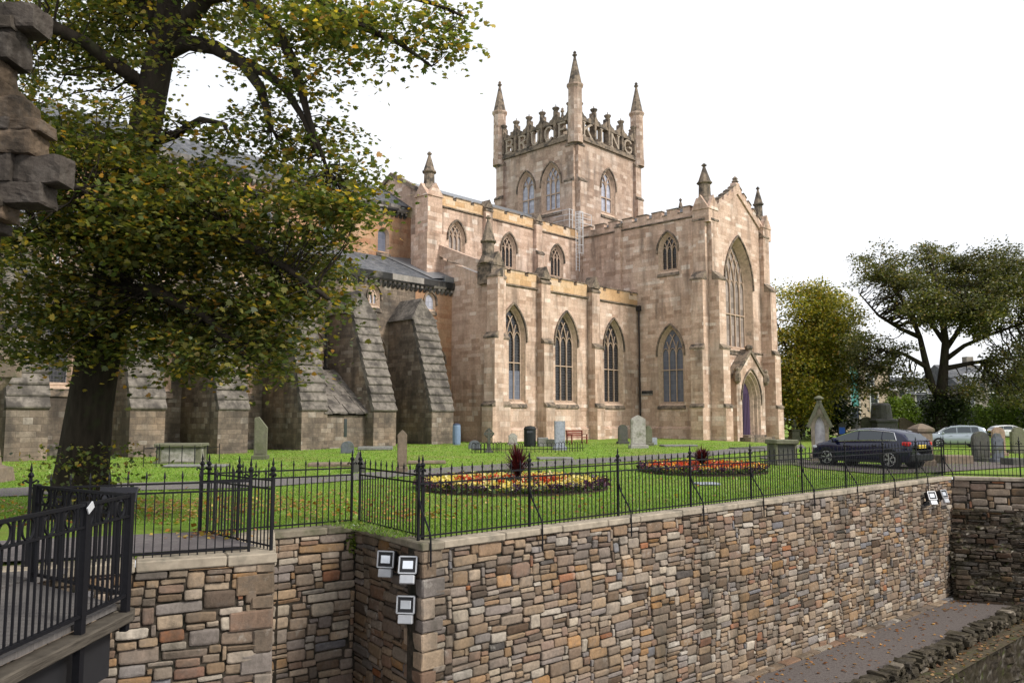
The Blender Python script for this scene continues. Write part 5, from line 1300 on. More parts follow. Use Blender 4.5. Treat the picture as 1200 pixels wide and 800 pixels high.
def hedge(label, pts, w, h, n, pal, seed, lsize=.2):
    rng = np.random.default_rng(seed); P0 = Vector(pts[0]); t = thing('hedge', label, 'hedge', P0)
    seg = [(Vector(a), Vector(b)) for a, b in zip(pts, pts[1:])]; L = sum((b-a).length for a, b in seg)
    C = []
    for a, b in seg:
        m = int(n*(b-a).length/L); s = rng.uniform(0, 1, m); A = np.array(a)+(np.array(b)-np.array(a))*s[:, None]-np.array(P0)
        x = s*(b-a).length; top = h*(.85+.12*np.sin(x*1.1+seed)+.1*np.sin(x*2.7)); r = np.sqrt(rng.uniform(.3, 1, m)); th = rng.uniform(-.2, math.pi+.2, m)
        nr = Vector(((b-a).y, -(b-a).x, 0)).normalized()
        C.append(A+np.array(nr)[None]*(w*.5*r*np.cos(th))[:, None]+np.array((0, 0, 1.))[None]*(top*np.maximum(.03, r*np.sin(th)))[:, None])
    C = np.concatenate(C); D = C*0+np.array((0, -.3, .8))
    leaves_mesh('foliage', C, D, lsize, pick_cols(len(C), pal, [1]*len(pal), rng), M['farleaf'], t, None, 1.1, rng)
    mb = MB()
    for a, b in seg:
        d = (b-a).normalized(); nn = Vector((d.y, -d.x, 0))
        for s in np.arange(.3, (b-a).length, .8): mb.tube([a+d*s-P0, a+d*s-P0+nn*random.uniform(-.2, .2)+Vector((0, 0, h*.75))], [.05, .02], 5)
    mb.build('stems', M['bark'], t, uv=False); return t
hedge('light green hedge between the beige house and the dark shrub', [Vector(((1038-600)/F*98, 98, -.4)), Vector(((1098-600)/F*99, 99, -.4))], 3.2, 5.4, 15000, PG, 31, .26)
hedge('long light green hedge right of the forked tree trunk', [Vector(((1120-600)/F*100, 100, -.4)), Vector(((1180-600)/F*101, 101, -.4)), Vector(((1240-600)/F*100, 100, -.4))], 3.4, 5.0, 24000, PG, 33, .26)

# grass blades on the near lawn, mown short
def grass(name, n, ymin, ymax, h, wd, seed):
    rng = np.random.default_rng(seed); pts = []
    need = n
    while need > 0:
        m = n; Y = ymin+(ymax-ymin)*rng.uniform(0, 1, m)**1.25; U = rng.uniform(-30, 1230, m); X = (U-600)/F*Y
        # behind the wall line
        t = (X-D_.x)*UDE.x+(Y-D_.y)*UDE.y; off = -((X-D_.x)*NDE.x+(Y-D_.y)*NDE.y)
        ok = ((t > -.2) & (off > .5)) | ((t <= -.2) & (((X > rec_l.x) & (-( (X-c_in.x)*nBC.x+(Y-c_in.y)*nBC.y) > .25) & (Y > 15)) | ((X <= rec_l.x) & (Y > 15.2))))
        pts.append(np.stack([X[ok], Y[ok]], 1)); need -= int(ok.sum())
    Pt = np.concatenate(pts)[:n]
    Z = np.array([gz(x, y) for x, y in Pt])
    base = np.column_stack([Pt, Z-.005]); a = rng.uniform(0, 6.28, n); s = rng.uniform(.5, 1.3, n)
    dx = np.stack([np.cos(a), np.sin(a), 0*a], 1)*(wd*s)[:, None]
    tip = base+np.column_stack([rng.normal(0, .5, n)*h, rng.normal(0, .5, n)*h, h*s])
    V = np.stack([base-dx, base+dx, tip], 1)
    c = pick_cols(n, [(.16, .27, .034), (.12, .215, .026), (.2, .3, .052), (.27, .3, .09)], [5, 4, 3, 1], rng, .3)
    return npmesh(name, V, 3, M['blade'], None, c, 'stuff')
grass('lawn_grass_blades', 90000, 12.5, 27, .045, .011, 41)
grass('lawn_grass_blades', 60000, 26, 58, .06, .024, 42)
# fallen leaves
def litter(name, n, seed, spots, size):
    rng = np.random.default_rng(seed); C = []
    for (u, v, ru, rv, k) in spots:
        m = int(n*k); a = rng.normal(size=(m, 2))*.5
        for x, y in a:
            vv = v+y*rv
            if vv < 512: continue
            p = gp(u+x*ru, vv)
            o = -((p.x-D_.x)*NDE.x+(p.y-D_.y)*NDE.y)
            if (p.x > D_.x and o < .45) or (p.x < D_.x and p.y < 13.2): continue
            C.append((p.x, p.y, p.z+.035))
    C = np.array(C); c = pick_cols(len(C), [(.3, .13, .03), (.36, .2, .04), (.2, .08, .025), (.42, .3, .07)], [4, 3, 3, 2], rng, .3)
    return leaves_mesh(name, C, C*0+np.array((1., 0, 0)), size, c, M['petal'], None, 'stuff', .35, rng)
litter('fallen_leaves', 1900, 51, [(340, 592, 230, 16, .4), (170, 598, 170, 16, .3), (40, 600, 120, 18, .12), (560, 590, 200, 25, .13), (240, 627, 60, 8, .04), (480, 605, 60, 6, .06), (760, 570, 200, 25, .05)], .1)
rng = np.random.default_rng(52); n = 420
K = rng.uniform(1, 21.5, n); Ofs = np.abs(rng.normal(0, .9, n)) % 2.1; Pp = np.array(D_)[None]+np.array(UDE)[None]*K[:, None]+np.array(NDE)[None]*(.1+Ofs)[:, None]; Pp[:, 2] = PZ+.02
leaves_mesh('fallen_leaves', Pp, Pp*0+np.array((1., 0, 0)), .1, pick_cols(n, [(.3, .13, .04), (.38, .2, .06), (.2, .08, .03)], [4, 3, 3], rng, .3), M['petal'], None, 'stuff', .25, rng)
rng = np.random.default_rng(53); n = 500
K = rng.uniform(1, 25, n); Pp = np.array(D_)[None]+np.array(UDE)[None]*K[:, None]+np.array(NDE)[None]*rng.uniform(2.35, 3., n)[:, None]; Pp[:, 2] = PZ-.1
leaves_mesh('fallen_leaves', Pp, Pp*0+np.array((1., 0, 0)), .11, pick_cols(n, [(.2, .1, .04), (.28, .17, .07), (.12, .06, .03)], [4, 3, 3], rng, .3), M['petal'], None, 'stuff', .25, rng)

# flower beds
def bed(label, u, v, rx, ry, bands, seed):
    c = gp(u, v); t = thing('flower_bed', label, 'flower bed', c); rng = np.random.default_rng(seed)
    mb = MB(); mb.lathe((0, 0, -.03), [(1, 0), (.98, .07), (.6, .14), (.01, .17)], 40)
    mb.v = [(x*rx, y*ry, z) for x, y, z in mb.v]; mb.build('soil', M['soil'], t, uv=False)
    def scatter(n, r0, r1, z0, z1):
        r = np.sqrt(rng.uniform(r0*r0, r1*r1, n)); a = rng.uniform(0, 6.28, n)
        return np.stack([r*np.cos(a)*rx, r*np.sin(a)*ry, rng.uniform(z0, z1, n)], 1)
    C = scatter(5000, 0, .99, .05, .19); o = leaves_mesh('bedding_foliage', C, C*0+np.array((0, 0, .5)), .1, pick_cols(len(C), [(.06, .11, .02), (.09, .14, .03)], [1, 1], rng), M['petal'], t, 'stuff', 1., rng)
    for nm, cols, r0, r1, n in bands:
        n = int(n*1.15); C = scatter(n, r0, r1, .14, .27); Cr = np.repeat(C, 5, 0)+rng.normal(size=(n*5, 3))*.022
        leaves_mesh(nm, Cr, Cr*0+np.array((0, -.6, .3)), .085, np.repeat(pick_cols(n, cols, [1]*len(cols), rng, .2), 5, 0), M['petal'], t, 'stuff', .9, rng)
    return t, c
PUR = [(.05, .014, .045), (.08, .022, .055)]; YEL = [(.7, .54, .1), (.68, .58, .2)]; RED = [(.42, .04, .02), (.5, .08, .02)]; WHT = [(.66, .58, .28), (.68, .62, .38)]
tb, cb = bed('round flower bed ringed purple and yellow with a dark spiky plant', 600, 571, 2.75, 2.7, [('purple_flowers', PUR, .86, 1., 420), ('yellow_flowers', YEL, .6, .88, 560), ('red_flowers', RED, .3, .62, 330), ('pale_flowers', WHT, .1, .97, 160)], 61)
tb2, cb2 = bed('round flower bed of red and orange flowers with a dark bushy plant', 822, 552, 2.3, 2.6, [('purple_flowers', PUR, .88, 1., 330), ('red_flowers', RED, .25, .8, 700), ('orange_flowers', [(.6, .2, .02), (.7, .4, .05)], .3, .97, 320), ('yellow_flowers', YEL, .75, .96, 130)], 62)
def spiky(label, c, h, n, spread, seed, cols=((.055, .008, .014), (.085, .014, .018), (.035, .006, .01))):
    rng = np.random.default_rng(seed); t = thing('cordyline_plant', label, 'plant', c)
    V = []; K = []
    for _ in range(n):
        a = rng.uniform(0, 6.28); el = rng.uniform(.15, 1.45)**.8; L = h*rng.uniform(.65, 1.05); w = .022*rng.uniform(.7, 1.2)
        d = np.array((math.cos(a)*math.cos(el)*spread, math.sin(a)*math.cos(el)*spread, math.sin(el))); s = np.array((-math.sin(a), math.cos(a), 0))*w
        p0 = np.array((0, 0, .1+rng.uniform(0, .35)*h)); p1 = p0+d*L*.5; p2 = p0+d*L-np.array((0, 0, .12*L*math.cos(el)))
        V.append([p0-s*.6, p0+s*.6, p1+s, p1-s]); V.append([p1-s, p1+s, p2+s*.1, p2-s*.1]); cc = np.array(cols[rng.integers(len(cols))])*rng.uniform(.7, 1.4); K += [cc, cc]
    npmesh('leaves', np.array(V), 4, M['petal'], t, np.array(K))
    mb = MB(); mb.tube([(0, 0, 0), (0, 0, h*.4)], [.05, .03], 7); mb.build('stem', M['bark'], t, uv=False)
spiky('dark red spiky plant in the purple and yellow flower bed', gp(607, 571)+Vector((0, 0, .12)), .95, 230, .75, 71)
spiky('dark bushy red plant in the red and orange flower bed', gp(823, 551)+Vector((0, 0, .12)), .62, 300, 1.1, 72)
# weeds rooted in the wall joint
wd = thing('wall_fern', 'small green fern growing in the wall corner under the coping', 'plant', C_+nCD*.05+Vector((0, 0, -.32)))
rng = np.random.default_rng(77); n = 160; C = rng.normal(size=(n, 3))*np.array((.05, .05, .12)); leaves_mesh('fronds', C, C*0+np.array((0, -.5, -.5)), .07, pick_cols(n, PG, [1, 1, 1], rng), M['leaf'], wd, None, 1., rng)

# ================================================================== GRAVESTONES
FACE = math.pi/2-ANG                       # stones face along the church axis
GC = {'grey': (.2, .195, .19), 'brown': (.2, .155, .115), 'dark': (.085, .085, .075), 'pale': (.36, .34, .31), 'blue': (.3, .32, .37), 'green': (.14, .14, .095), 'slate': (.12, .13, .15), 'pink': (.3, .21, .16)}
def outline(kind, w, h):
    a = w/2
    if kind == 'round': return [(-a, 0), (a, 0), (a, h-a*.9)]+[(a*math.cos(t), h-a*.9+a*.9*math.sin(t)) for t in np.linspace(.2, math.pi-.2, 9)]+[(-a, h-a*.9)]
    if kind == 'point': return [(-a, 0), (a, 0), (a, h*.86), (a*.55, h*.93), (0, h), (-a*.55, h*.93), (-a, h*.86)]
    if kind == 'shoulder': return [(-a, 0), (a, 0), (a, h*.8), (a*.72, h*.8)]+[(a*.72*math.cos(t), h*.8+h*.2*math.sin(t)) for t in np.linspace(.25, math.pi-.25, 8)]+[(-a*.72, h*.8), (-a, h*.8)]
    if kind == 'slant': return [(-a, 0), (a, 0), (a, h*.72), (-a*.4, h), (-a, h*.97)]
    return [(-a, 0), (a, 0), (a, h), (-a, h)]
def grave(label, kind, u, v, wpx, hpx, col, thick=.16, base=True, rz=None, face=None, name='headstone', tilt=0.):
    p = gp(u, v); k = p.y/F; w_, h_ = wpx*k, hpx*k
    t = thing(name, label, 'gravestone', (p.x, p.y, p.z-.03), (rz if rz is not None else .12), 'headstones in the churchyard')
    c = GC[col]; mb = MB(); mb.cc = c+(1,); h0 = .0
    if base:
        h0 = min(.22, h_*.16); b = MB(); b.cc = tuple(x*.85 for x in c)+(1,); b.cbox((0, 0, h0/2), Vector((1, 0, 0)), Vector((0, 1, 0)), Vector((0, 0, 1)), w_*.62, thick*1.3, h0/2, .02); b.build('plinth', M['grave'], t, uv=False, colour=True)
    o = outline(kind, w_, h_-h0)
    for i, (s, y0, y1) in enumerate(((1., -thick/2, thick/2),)):
        mb.prism([(x*s, y0, z+h0) for x, z in o], (0, y1-y0, 0))
    mb.prism([(x*.86, -thick/2-.015, h0+.06+z*.88) for x, z in o], (0, .02, 0))
    s = mb.build('slab', M['grave'], t, uv=False, colour=True)
    s.rotation_euler = (0, tilt, 0)
    return t
grave('tall narrow tapering headstone with sloping top beside the old nave', 'slant', 305, 538, 14, 50, 'green', .3)
grave('small rounded grey headstone in front of the lean-to', 'round', 407, 531, 15, 15, 'slate', .2, False)
grave('tall slim pointed headstone before the raking buttresses', 'point', 471, 553, 11, 50, 'brown', .22)
grave('low round headstone at the left end of the hooped grave fence', 'round', 556, 526, 14, 11, 'slate', .2, False)
grave('small pale headstone in front of the first aisle window', 'shoulder', 601, 521, 10, 14, 'pale', .2)
grave('tall plain grey headstone left of the red bench', 'flat', 656, 527, 12, 34, 'blue', .25)
grave('dark round topped headstone right of the red bench', 'round', 730, 520, 11, 23, 'dark', .2)
grave('large pale shouldered headstone below the downpipe', 'point', 748, 525, 17, 39, 'pale', .25)
grave('dark weathered headstone close behind the large pale one', 'shoulder', 760, 522, 8, 24, 'green', .25)
grave('little blue grey stone beside the large pale headstone', 'flat', 766, 521, 7, 9, 'blue', .3, False)
grave('small blue grey slanted stone near the transept door', 'slant', 903, 517, 9, 7, 'blue', .3, False)
grave('dark leaning headstone behind the roof of the navy car', 'slant', 1064, 516, 20, 27, 'brown', .2, False)
grave('wide dark double curved headstone at the right', 'round', 1150, 541, 20, 36, 'dark', .2)
grave('slate headstone standing in front of the red sandstone one', 'shoulder', 1170, 542, 13, 35, 'slate', .16)
grave('red sandstone headstone with round top behind the slate one', 'round', 1171, 534, 15, 34, 'pink', .18)
grave('broad mossy headstone at the right edge', 'shoulder', 1194, 531, 18, 31, 'green', .25)
grave('small dark headstone among the stones behind the shrine monument', 'round', 987, 515, 9, 20, 'dark', .2)
grave('thin dark slab standing left of the shrine monument', 'flat', 942, 512, 4, 32, 'dark', .15, False)
grave('rounded brown headstone left of the urn pedestal behind the car', 'round', 1016, 514, 14, 26, 'green', .25)
grave('grey headstone beneath the beige house', 'point', 1003, 513, 10, 24, 'grey', .25)
# wedge, fallen and ledger stones
def ledger(label, u, v, wpx, d, h, col, rz=.75, name='ledger_stone'):
    p = gp(u, v); w_ = wpx*p.y/F; mb = MB(); mb.cc = GC[col]+(1,)
    mb.cbox((0, 0, h/2), Vector((1, 0, 0)), Vector((0, 1, 0)), Vector((0, 0, 1)), w_/2, d/2, h/2, min(.03, h*.3), .01)
    o = mb.build(name, M['grave'], None, uv=False, colour=True, loc=(p.x, p.y, p.z), rz=rz); return tag(o, label, 'grave slab', 'flat slabs and low stones on the lawn')
ledger('flat grave slab on the grass left of the dark stone wedge', 388, 546, 50, .9, .14, 'brown', .1)
ledger('long flat grave slab right of the slim pointed headstone', 500, 543, 44, .8, .12, 'brown', .1)
ledger('thin flat grave slab near the foot of the raking buttresses', 440, 527, 40, .8, .2, 'grey', .1)
ledger('flat grave slab in the lawn behind the dark spiky plant', 650, 538, 40, .9, .1, 'grey', .1)
ledger('flat pale slab on the lawn below the transept window', 795, 523, 40, 1.1, .12, 'grey', .1)
ledger('flat dark slab on the lawn in front of the transept door', 875, 526, 36, 1., .1, 'dark', .1)
ledger('grey plaque lying in the grass below the red flower bed', 828, 568, 26, .6, .07, 'blue', .1)
ledger('flat stone slab on the lawn before the chest tomb', 230, 547, 70, .8, .1, 'grey', .1)
ledger('low rough kerbed grave slab right of the brown pedestal tomb', 1116, 543, 34, 1., .35, 'brown', .1)
ledger('low dark stone beside the broad mossy headstone', 1188, 545, 18, .7, .3, 'dark', .1)
p = gp(420, 553); k = p.y/F
t = thing('wedge_stone', 'dark pyramid topped stone block by the path left of the slim headstone', 'gravestone', p, .1)
mb = MB(); mb.cc = GC['dark']+(1,); mb.lathe((0, 0, -.05), [(11*k, 0), (10.2*k, 12*k), (8*k, 13*k), (.6*k, 26*k)], 4, math.pi/4); mb.build('block', M['grave'], t, uv=False, colour=True)
# Celtic cross, monuments
def cross(label, u, v, hpx, col):
    p = gp(u, v); h = hpx*p.y/F; t = thing('cross_monument', label, 'gravestone', (p.x, p.y, p.z-.03), .1)
    mb = MB(); mb.cc = GC[col]+(1,); mb.lathe((0, 0, 0), [(h*.22, 0), (h*.2, h*.1), (h*.13, h*.12), (h*.11, h*.24)], 4, math.pi/4); mb.build('plinth', M['grave'], t, uv=False, colour=True)
    mb = MB(); mb.cc = GC[col]+(1,); mb.bar((0, 0, h*.2), (0, 0, h), h*.12, h*.09, (0, -1, 0)); mb.bar((-h*.21, 0, h*.77), (h*.21, 0, h*.77), h*.11, h*.086, (0, -1, 0))
    mb.tube([(h*.15*math.cos(a), 0, h*.77+h*.15*math.sin(a)) for a in np.linspace(0, 6.2832, 21)], h*.03, 5, False); mb.build('ringed_cross', M['grave'], t, uv=False, colour=True)
cross('small dark ringed stone cross inside the hooped grave fence', 573, 530, 29, 'dark')
p = at(-1, 560, 18.4); p.z = gz(p.x, p.y)
cross('tall brown ringed cross monument at the left edge', -24, 565, 172, 'brown')
def pedestal(label, u, v, wpx, hpx, col, top='cap', rz=.1):
    p = gp(u, v); k = p.y/F; a, h = wpx*k/2, hpx*k; t = thing('pedestal_monument', label, 'gravestone', (p.x, p.y, p.z-.03), rz); q = math.pi/4; s2 = math.sqrt(2)
    mb = MB(); mb.cc = GC[col]+(1,); mb.lathe((0, 0, 0), [(a*s2*1.02, 0), (a*s2*1.02, h*.14), (a*s2*.86, h*.19), (a*s2*.82, h*(.78 if top == 'cap' else .45))], 4, q); mb.build('die', M['grave'], t, uv=False, colour=True)
    mb = MB(); mb.cc = tuple(x*.9 for x in GC[col])+(1,)
    if top == 'cap': mb.lathe((0, 0, 0), [(a*s2*.84, h*.78), (a*s2, h*.82), (a*s2*1.02, h*.88), (a*s2*.6, h*.95), (a*s2*.15, h)], 4, q); mb.build('cap', M['grave'], t, uv=False, colour=True)
    else:
        mb.lathe((0, 0, 0), [(a*s2*.84, h*.45), (a*s2, h*.48), (a*s2, h*.53), (a*s2*.7, h*.56)], 4, q); mb.build('cap', M['grave'], t, uv=False, colour=True)
        mb = MB(); mb.cc = GC[col]+(1,)
        if top == 'urn': mb.lathe((0, 0, 0), [(a*.45, h*.55), (a*.2, h*.6), (a*.62, h*.72), (a*.62, h*.82), (a*.3, h*.87), (a*.45, h*.9), (a*.1, h)], 12)
        else: mb.lathe((0, 0, 0), [(a*.8, h*.55), (a*.7, h*.94), (a*.5, h)], 12)
        mb.build('urn' if top == 'urn' else 'drum', M['grave'], t, uv=False, colour=True)
pedestal('big brown square pedestal tomb right of the navy car', 1081, 546, 21, 50, 'brown')
pedestal('grey monument with round drum above the navy car roof', 1034, 514, 30, 42, 'grey', 'drum')
pedestal('greenish stone pillar with urn right of the church corner', 931, 516, 11, 24, 'green', 'urn')
pedestal('grey stone pillar between shrine monument and navy car', 1003, 520, 12, 18, 'grey')
# chest tombs
def chest(label, u, v, wpx, hpx, col, panel, d=.95, rz=.1, rail=False):
    p = gp(u, v); k = p.y/F; w_, h = wpx*k, hpx*k; t = thing('chest_tomb', label, 'gravestone', (p.x, p.y, p.z-.03), rz); X, Yv, Z = Vector((1, 0, 0)), Vector((0, 1, 0)), Vector((0, 0, 1))
    mb = MB(); mb.cc = GC[panel]+(1,); mb.cbox((0, d/2, h*.45), X, Yv, Z, w_*.43, d*.4, h*.42, .01); mb.build('side_panels', M['grave'], t, uv=False, colour=True)
    mb = MB(); mb.cc = GC[col]+(1,); mb.cbox((0, d/2, h*.92), X, Yv, Z, w_*.5, d*.56, h*.085, .03, .01); mb.build('top_slab', M['grave'], t, uv=False, colour=True)
    for sx in (-1, 1):
        for sy in (-.36, .36): mb = MB(); mb.cc = GC[col]+(1,); mb.cbox((sx*w_*.41, d/2+sy*d, h*.42), X, Yv, Z, w_*.05, d*.08, h*.42, .01); mb.build('corner_post', M['grave'], t, uv=False, colour=True)
    mb = MB(); mb.cc = GC[col]+(1,); mb.cbox((0, d/2, .05), X, Yv, Z, w_*.5, d*.6, .07, .02); mb.build('plinth', M['grave'], t, uv=False, colour=True)
    return t, w_, h
t, w_, h_ = chest('pale sided chest tomb with mossy slab behind a little iron rail', 208, 543, 54, 24, 'green', 'pale', 1.1)
p = gp(208, 546); rl = thing('grave_rail', 'low iron rail round the pale chest tomb', 'railing', (p.x, p.y, p.z), .1)
mb = MB(); ww = w_*.62
for x in np.linspace(-ww, ww, 6): mb.tube([(x, -.3, 0), (x, -.3, .85)], .018, 5)
for x in (-ww, ww): mb.tube([(x, 1.6, 0), (x, 1.6, .85)], .018, 5)
mb.build('uprights', M['iron'], rl, uv=False); mb = MB(); mb.tube([(-ww, 1.6, .72), (-ww, -.3, .72), (ww, -.3, .72), (ww, 1.6, .72)], .016, 5); mb.build('rail', M['iron'], rl, uv=False)
chest('dark table tomb with wide slab left of the shrine monument', 923, 545, 28, 30, 'green', 'dark', 1.)
# gabled shrine monument with white marble panel
p = gp(962, 540); k = p.y/F; t = thing('shrine_monument', 'tall gabled stone shrine monument with white marble arched panel', 'monument', (p.x, p.y, p.z-.03), -.35)
W_, H_ = 9.6*k, 75*k
mb = MB(); mb.cc = (.27, .225, .17, 1); ar = arch(0, W_*1.15, H_*.14, H_*.5, H_*.7, 7)
hole = [Vector((x, z, 0)) for x, z in ar]; outl = [Vector((x, z, 0)) for x, z in ((-W_, .0), (W_, .0), (W_, H_*.52), (W_*1.25, H_*.56), (0, H_*.9), (-W_*1.25, H_*.56), (-W_, H_*.52))]
flat = outl+hole; ids = [mb.vert((q.x, -.22, q.y)) for q in flat]
for tr in tessellate_polygon([outl, hole]): mb.f.append([ids[i] for i in tr])
mb.prism([(q.x, -.0, q.y) for q in outl], (0, .4, 0))
for a, b in zip(outl, outl[1:]+outl[:1]): mb.poly([(a.x, -.22, a.y), (b.x, -.22, b.y), (b.x, 0, b.y), (a.x, 0, a.y)])
for a, b in zip(hole, hole[1:]+hole[:1]): mb.poly([(a.x, -.22, a.y), (b.x, -.22, b.y), (b.x, -.05, b.y), (a.x, -.05, a.y)])
mb.cbox((0, .1, .15), Vector((1, 0, 0)), Vector((0, 1, 0)), Vector((0, 0, 1)), W_*1.2, .5, .18, .03); mb.build('gabled_frame', M['grave'], t, uv=False, colour=True)
mb = MB(); mb.poly([(x, -.045, z) for x, z in ar]); mb.build('marble_panel', M['marble'], t, uv=False)
mb = MB(); mb.cc = GC['green']+(1,)
for sg in (-1, 1): mb.bar((sg*W_*1.35, -.05, H_*.53), (0, -.05, H_*.93), .14, .46, (0, -1, 0))
mb.build('gable_coping', M['grave'], t, uv=False, colour=True)
mb = MB(); mb.cc = GC['green']+(1,); mb.lathe((0, 0, 0), [(.09, H_*.9), (.12, H_*.94), (.07, H_*.95), (.2, H_*.97), (.2, H_*.985), (.04, H_*1.02)], 6); mb.build('finial', M['grave'], t, uv=False, colour=True)

# low hooped fence round a plot
a, b = gp(553, 531), gp(655, 530); t = thing('hooped_grave_fence', 'low black hooped iron fence round the plot with the small cross', 'fence', a)
d = (b-a); L = d.length; d.normalize(); back = Vector((.69, .72, 0))
mb = MB()
def hoops(p, d, L):
    s = 0.
    while s < L:
        mb.tube([p+d*(s+.11-.11*math.cos(q))+Vector((0, 0, .42+.12*math.sin(q))) if 0 <= q <= math.pi else p+d*s for q in np.linspace(0, math.pi, 6)], .016, 4, False)
        mb.bar(p+d*s, p+d*s+Vector((0, 0, .43)), .025, .025, Vector((d.y, -d.x, 0))); s += .22
    mb.bar(p+Vector((0, 0, .2)), p+d*L+Vector((0, 0, .2)), .03, .02, Vector((d.y, -d.x, 0)))
hoops(Vector((0, 0, -.02)), d, L); hoops(Vector((0, 0, .0)), back, 2.2); hoops(d*L, back, 2.2); mb.build('hoops', M['iron'], t, uv=False)
# three rough low stones, bench, bins, signs
ledger('low pale stone next to the black bin', 636, 523, 12, .5, .55, 'grey', .1, 'kerb_stone')
ledger('low dark stone between the black bin and the tall plain headstone', 645, 523, 9, .5, .45, 'dark', .1, 'kerb_stone')
ib = thing('litter_bin', 'black cylindrical litter bin before the church aisle', 'bin', gp(621, 523)); mb = MB(); r = 7*ib.location.y/F; mb.lathe((0, 0, 0), [(r*.9, 0), (r, .06), (r, 1.02), (r*1.04, 1.03), (r*1.04, 1.1), (r*.8, 1.22), (r*.2, 1.27)], 16); mb.build('drum', M['binblack'], ib, smooth=False, uv=False)
mb = MB(); mb.box(-r*.5, r*.5, -r*1.02, -r*.7, .84, .96); mb.build('slot', M['windowdark'], ib)
bb = thing('water_butt', 'faded blue upright water butt in the corner by the raking buttress', 'barrel', gp(535, 521)); r = 4.6*bb.location.y/F; mb = MB(); mb.lathe((0, 0, 0), [(r*.9, 0), (r, .1), (r*1.04, .7), (r, 1.2), (r*.9, 1.3), (r*.85, 1.3)], 14); mb.build('drum', M['bluep'], bb, uv=False); mb = MB(); mb.lathe((0, 0, 0), [(r*.94, 1.29), (r*.94, 1.35), (r*.3, 1.4)], 14); mb.build('lid', M['scaffblue'], bb, uv=False)
be = thing('park_bench', 'red brown wooden bench against the church aisle wall', 'bench', gp(676, 520), math.pi/2-ANG)
for nm, bx in (('seat', [(-.85, .85, -.25, -.12, .42, .46), (-.85, .85, -.1, .03, .42, .46), (-.85, .85, .05, .18, .42, .46)]), ('backrest', [(-.85, .85, .2, .24, .52, .62), (-.85, .85, .22, .26, .66, .76), (-.85, .85, .24, .28, .8, .92)])):
    mb = MB()
    for q in bx: mb.box(*q)
    mb.build(nm, M['bench'], be)
for x in (-.8, .8):
    for y in (-.22, .2): mb = MB(); mb.box(x-.035, x+.035, y-.035, y+.035, 0, .62 if y < 0 else .92); mb.build('leg', M['bench'], be)
    mb = MB(); mb.box(x-.045, x+.045, -.28, .2, .62, .66); mb.build('armrest', M['bench'], be)
sg = thing('litter_bin', 'small bright blue bin on the lawn right of the red flower bed', 'bin', gp(906, 541)); mb = MB(); r = 2.3*sg.location.y/F; mb.lathe((0, 0, 0), [(r*.85, .0), (r, .42), (r*1.1, .43), (r*1.1, .48), (r*.7, .5)], 10); mb.build('bucket', M['bluesign'], sg, uv=False)
p = gp(987, 516); sp = thing('blue_sign', 'small square blue sign on a post behind the shrine monument', 'sign', p); k = p.y/F
mb = MB(); mb.box(-.03, .03, -.03, .03, 0, 1.0); mb.build('post', M['iron'], sp); mb = MB(); mb.cbox((0, -.05, 1.0), Vector((1, 0, 0)), Vector((0, 1, 0)), Vector((0, 0, 1)), 3.5*k, .02, 3.8*k, .01); mb.build('panel', M['bluesign'], sp)

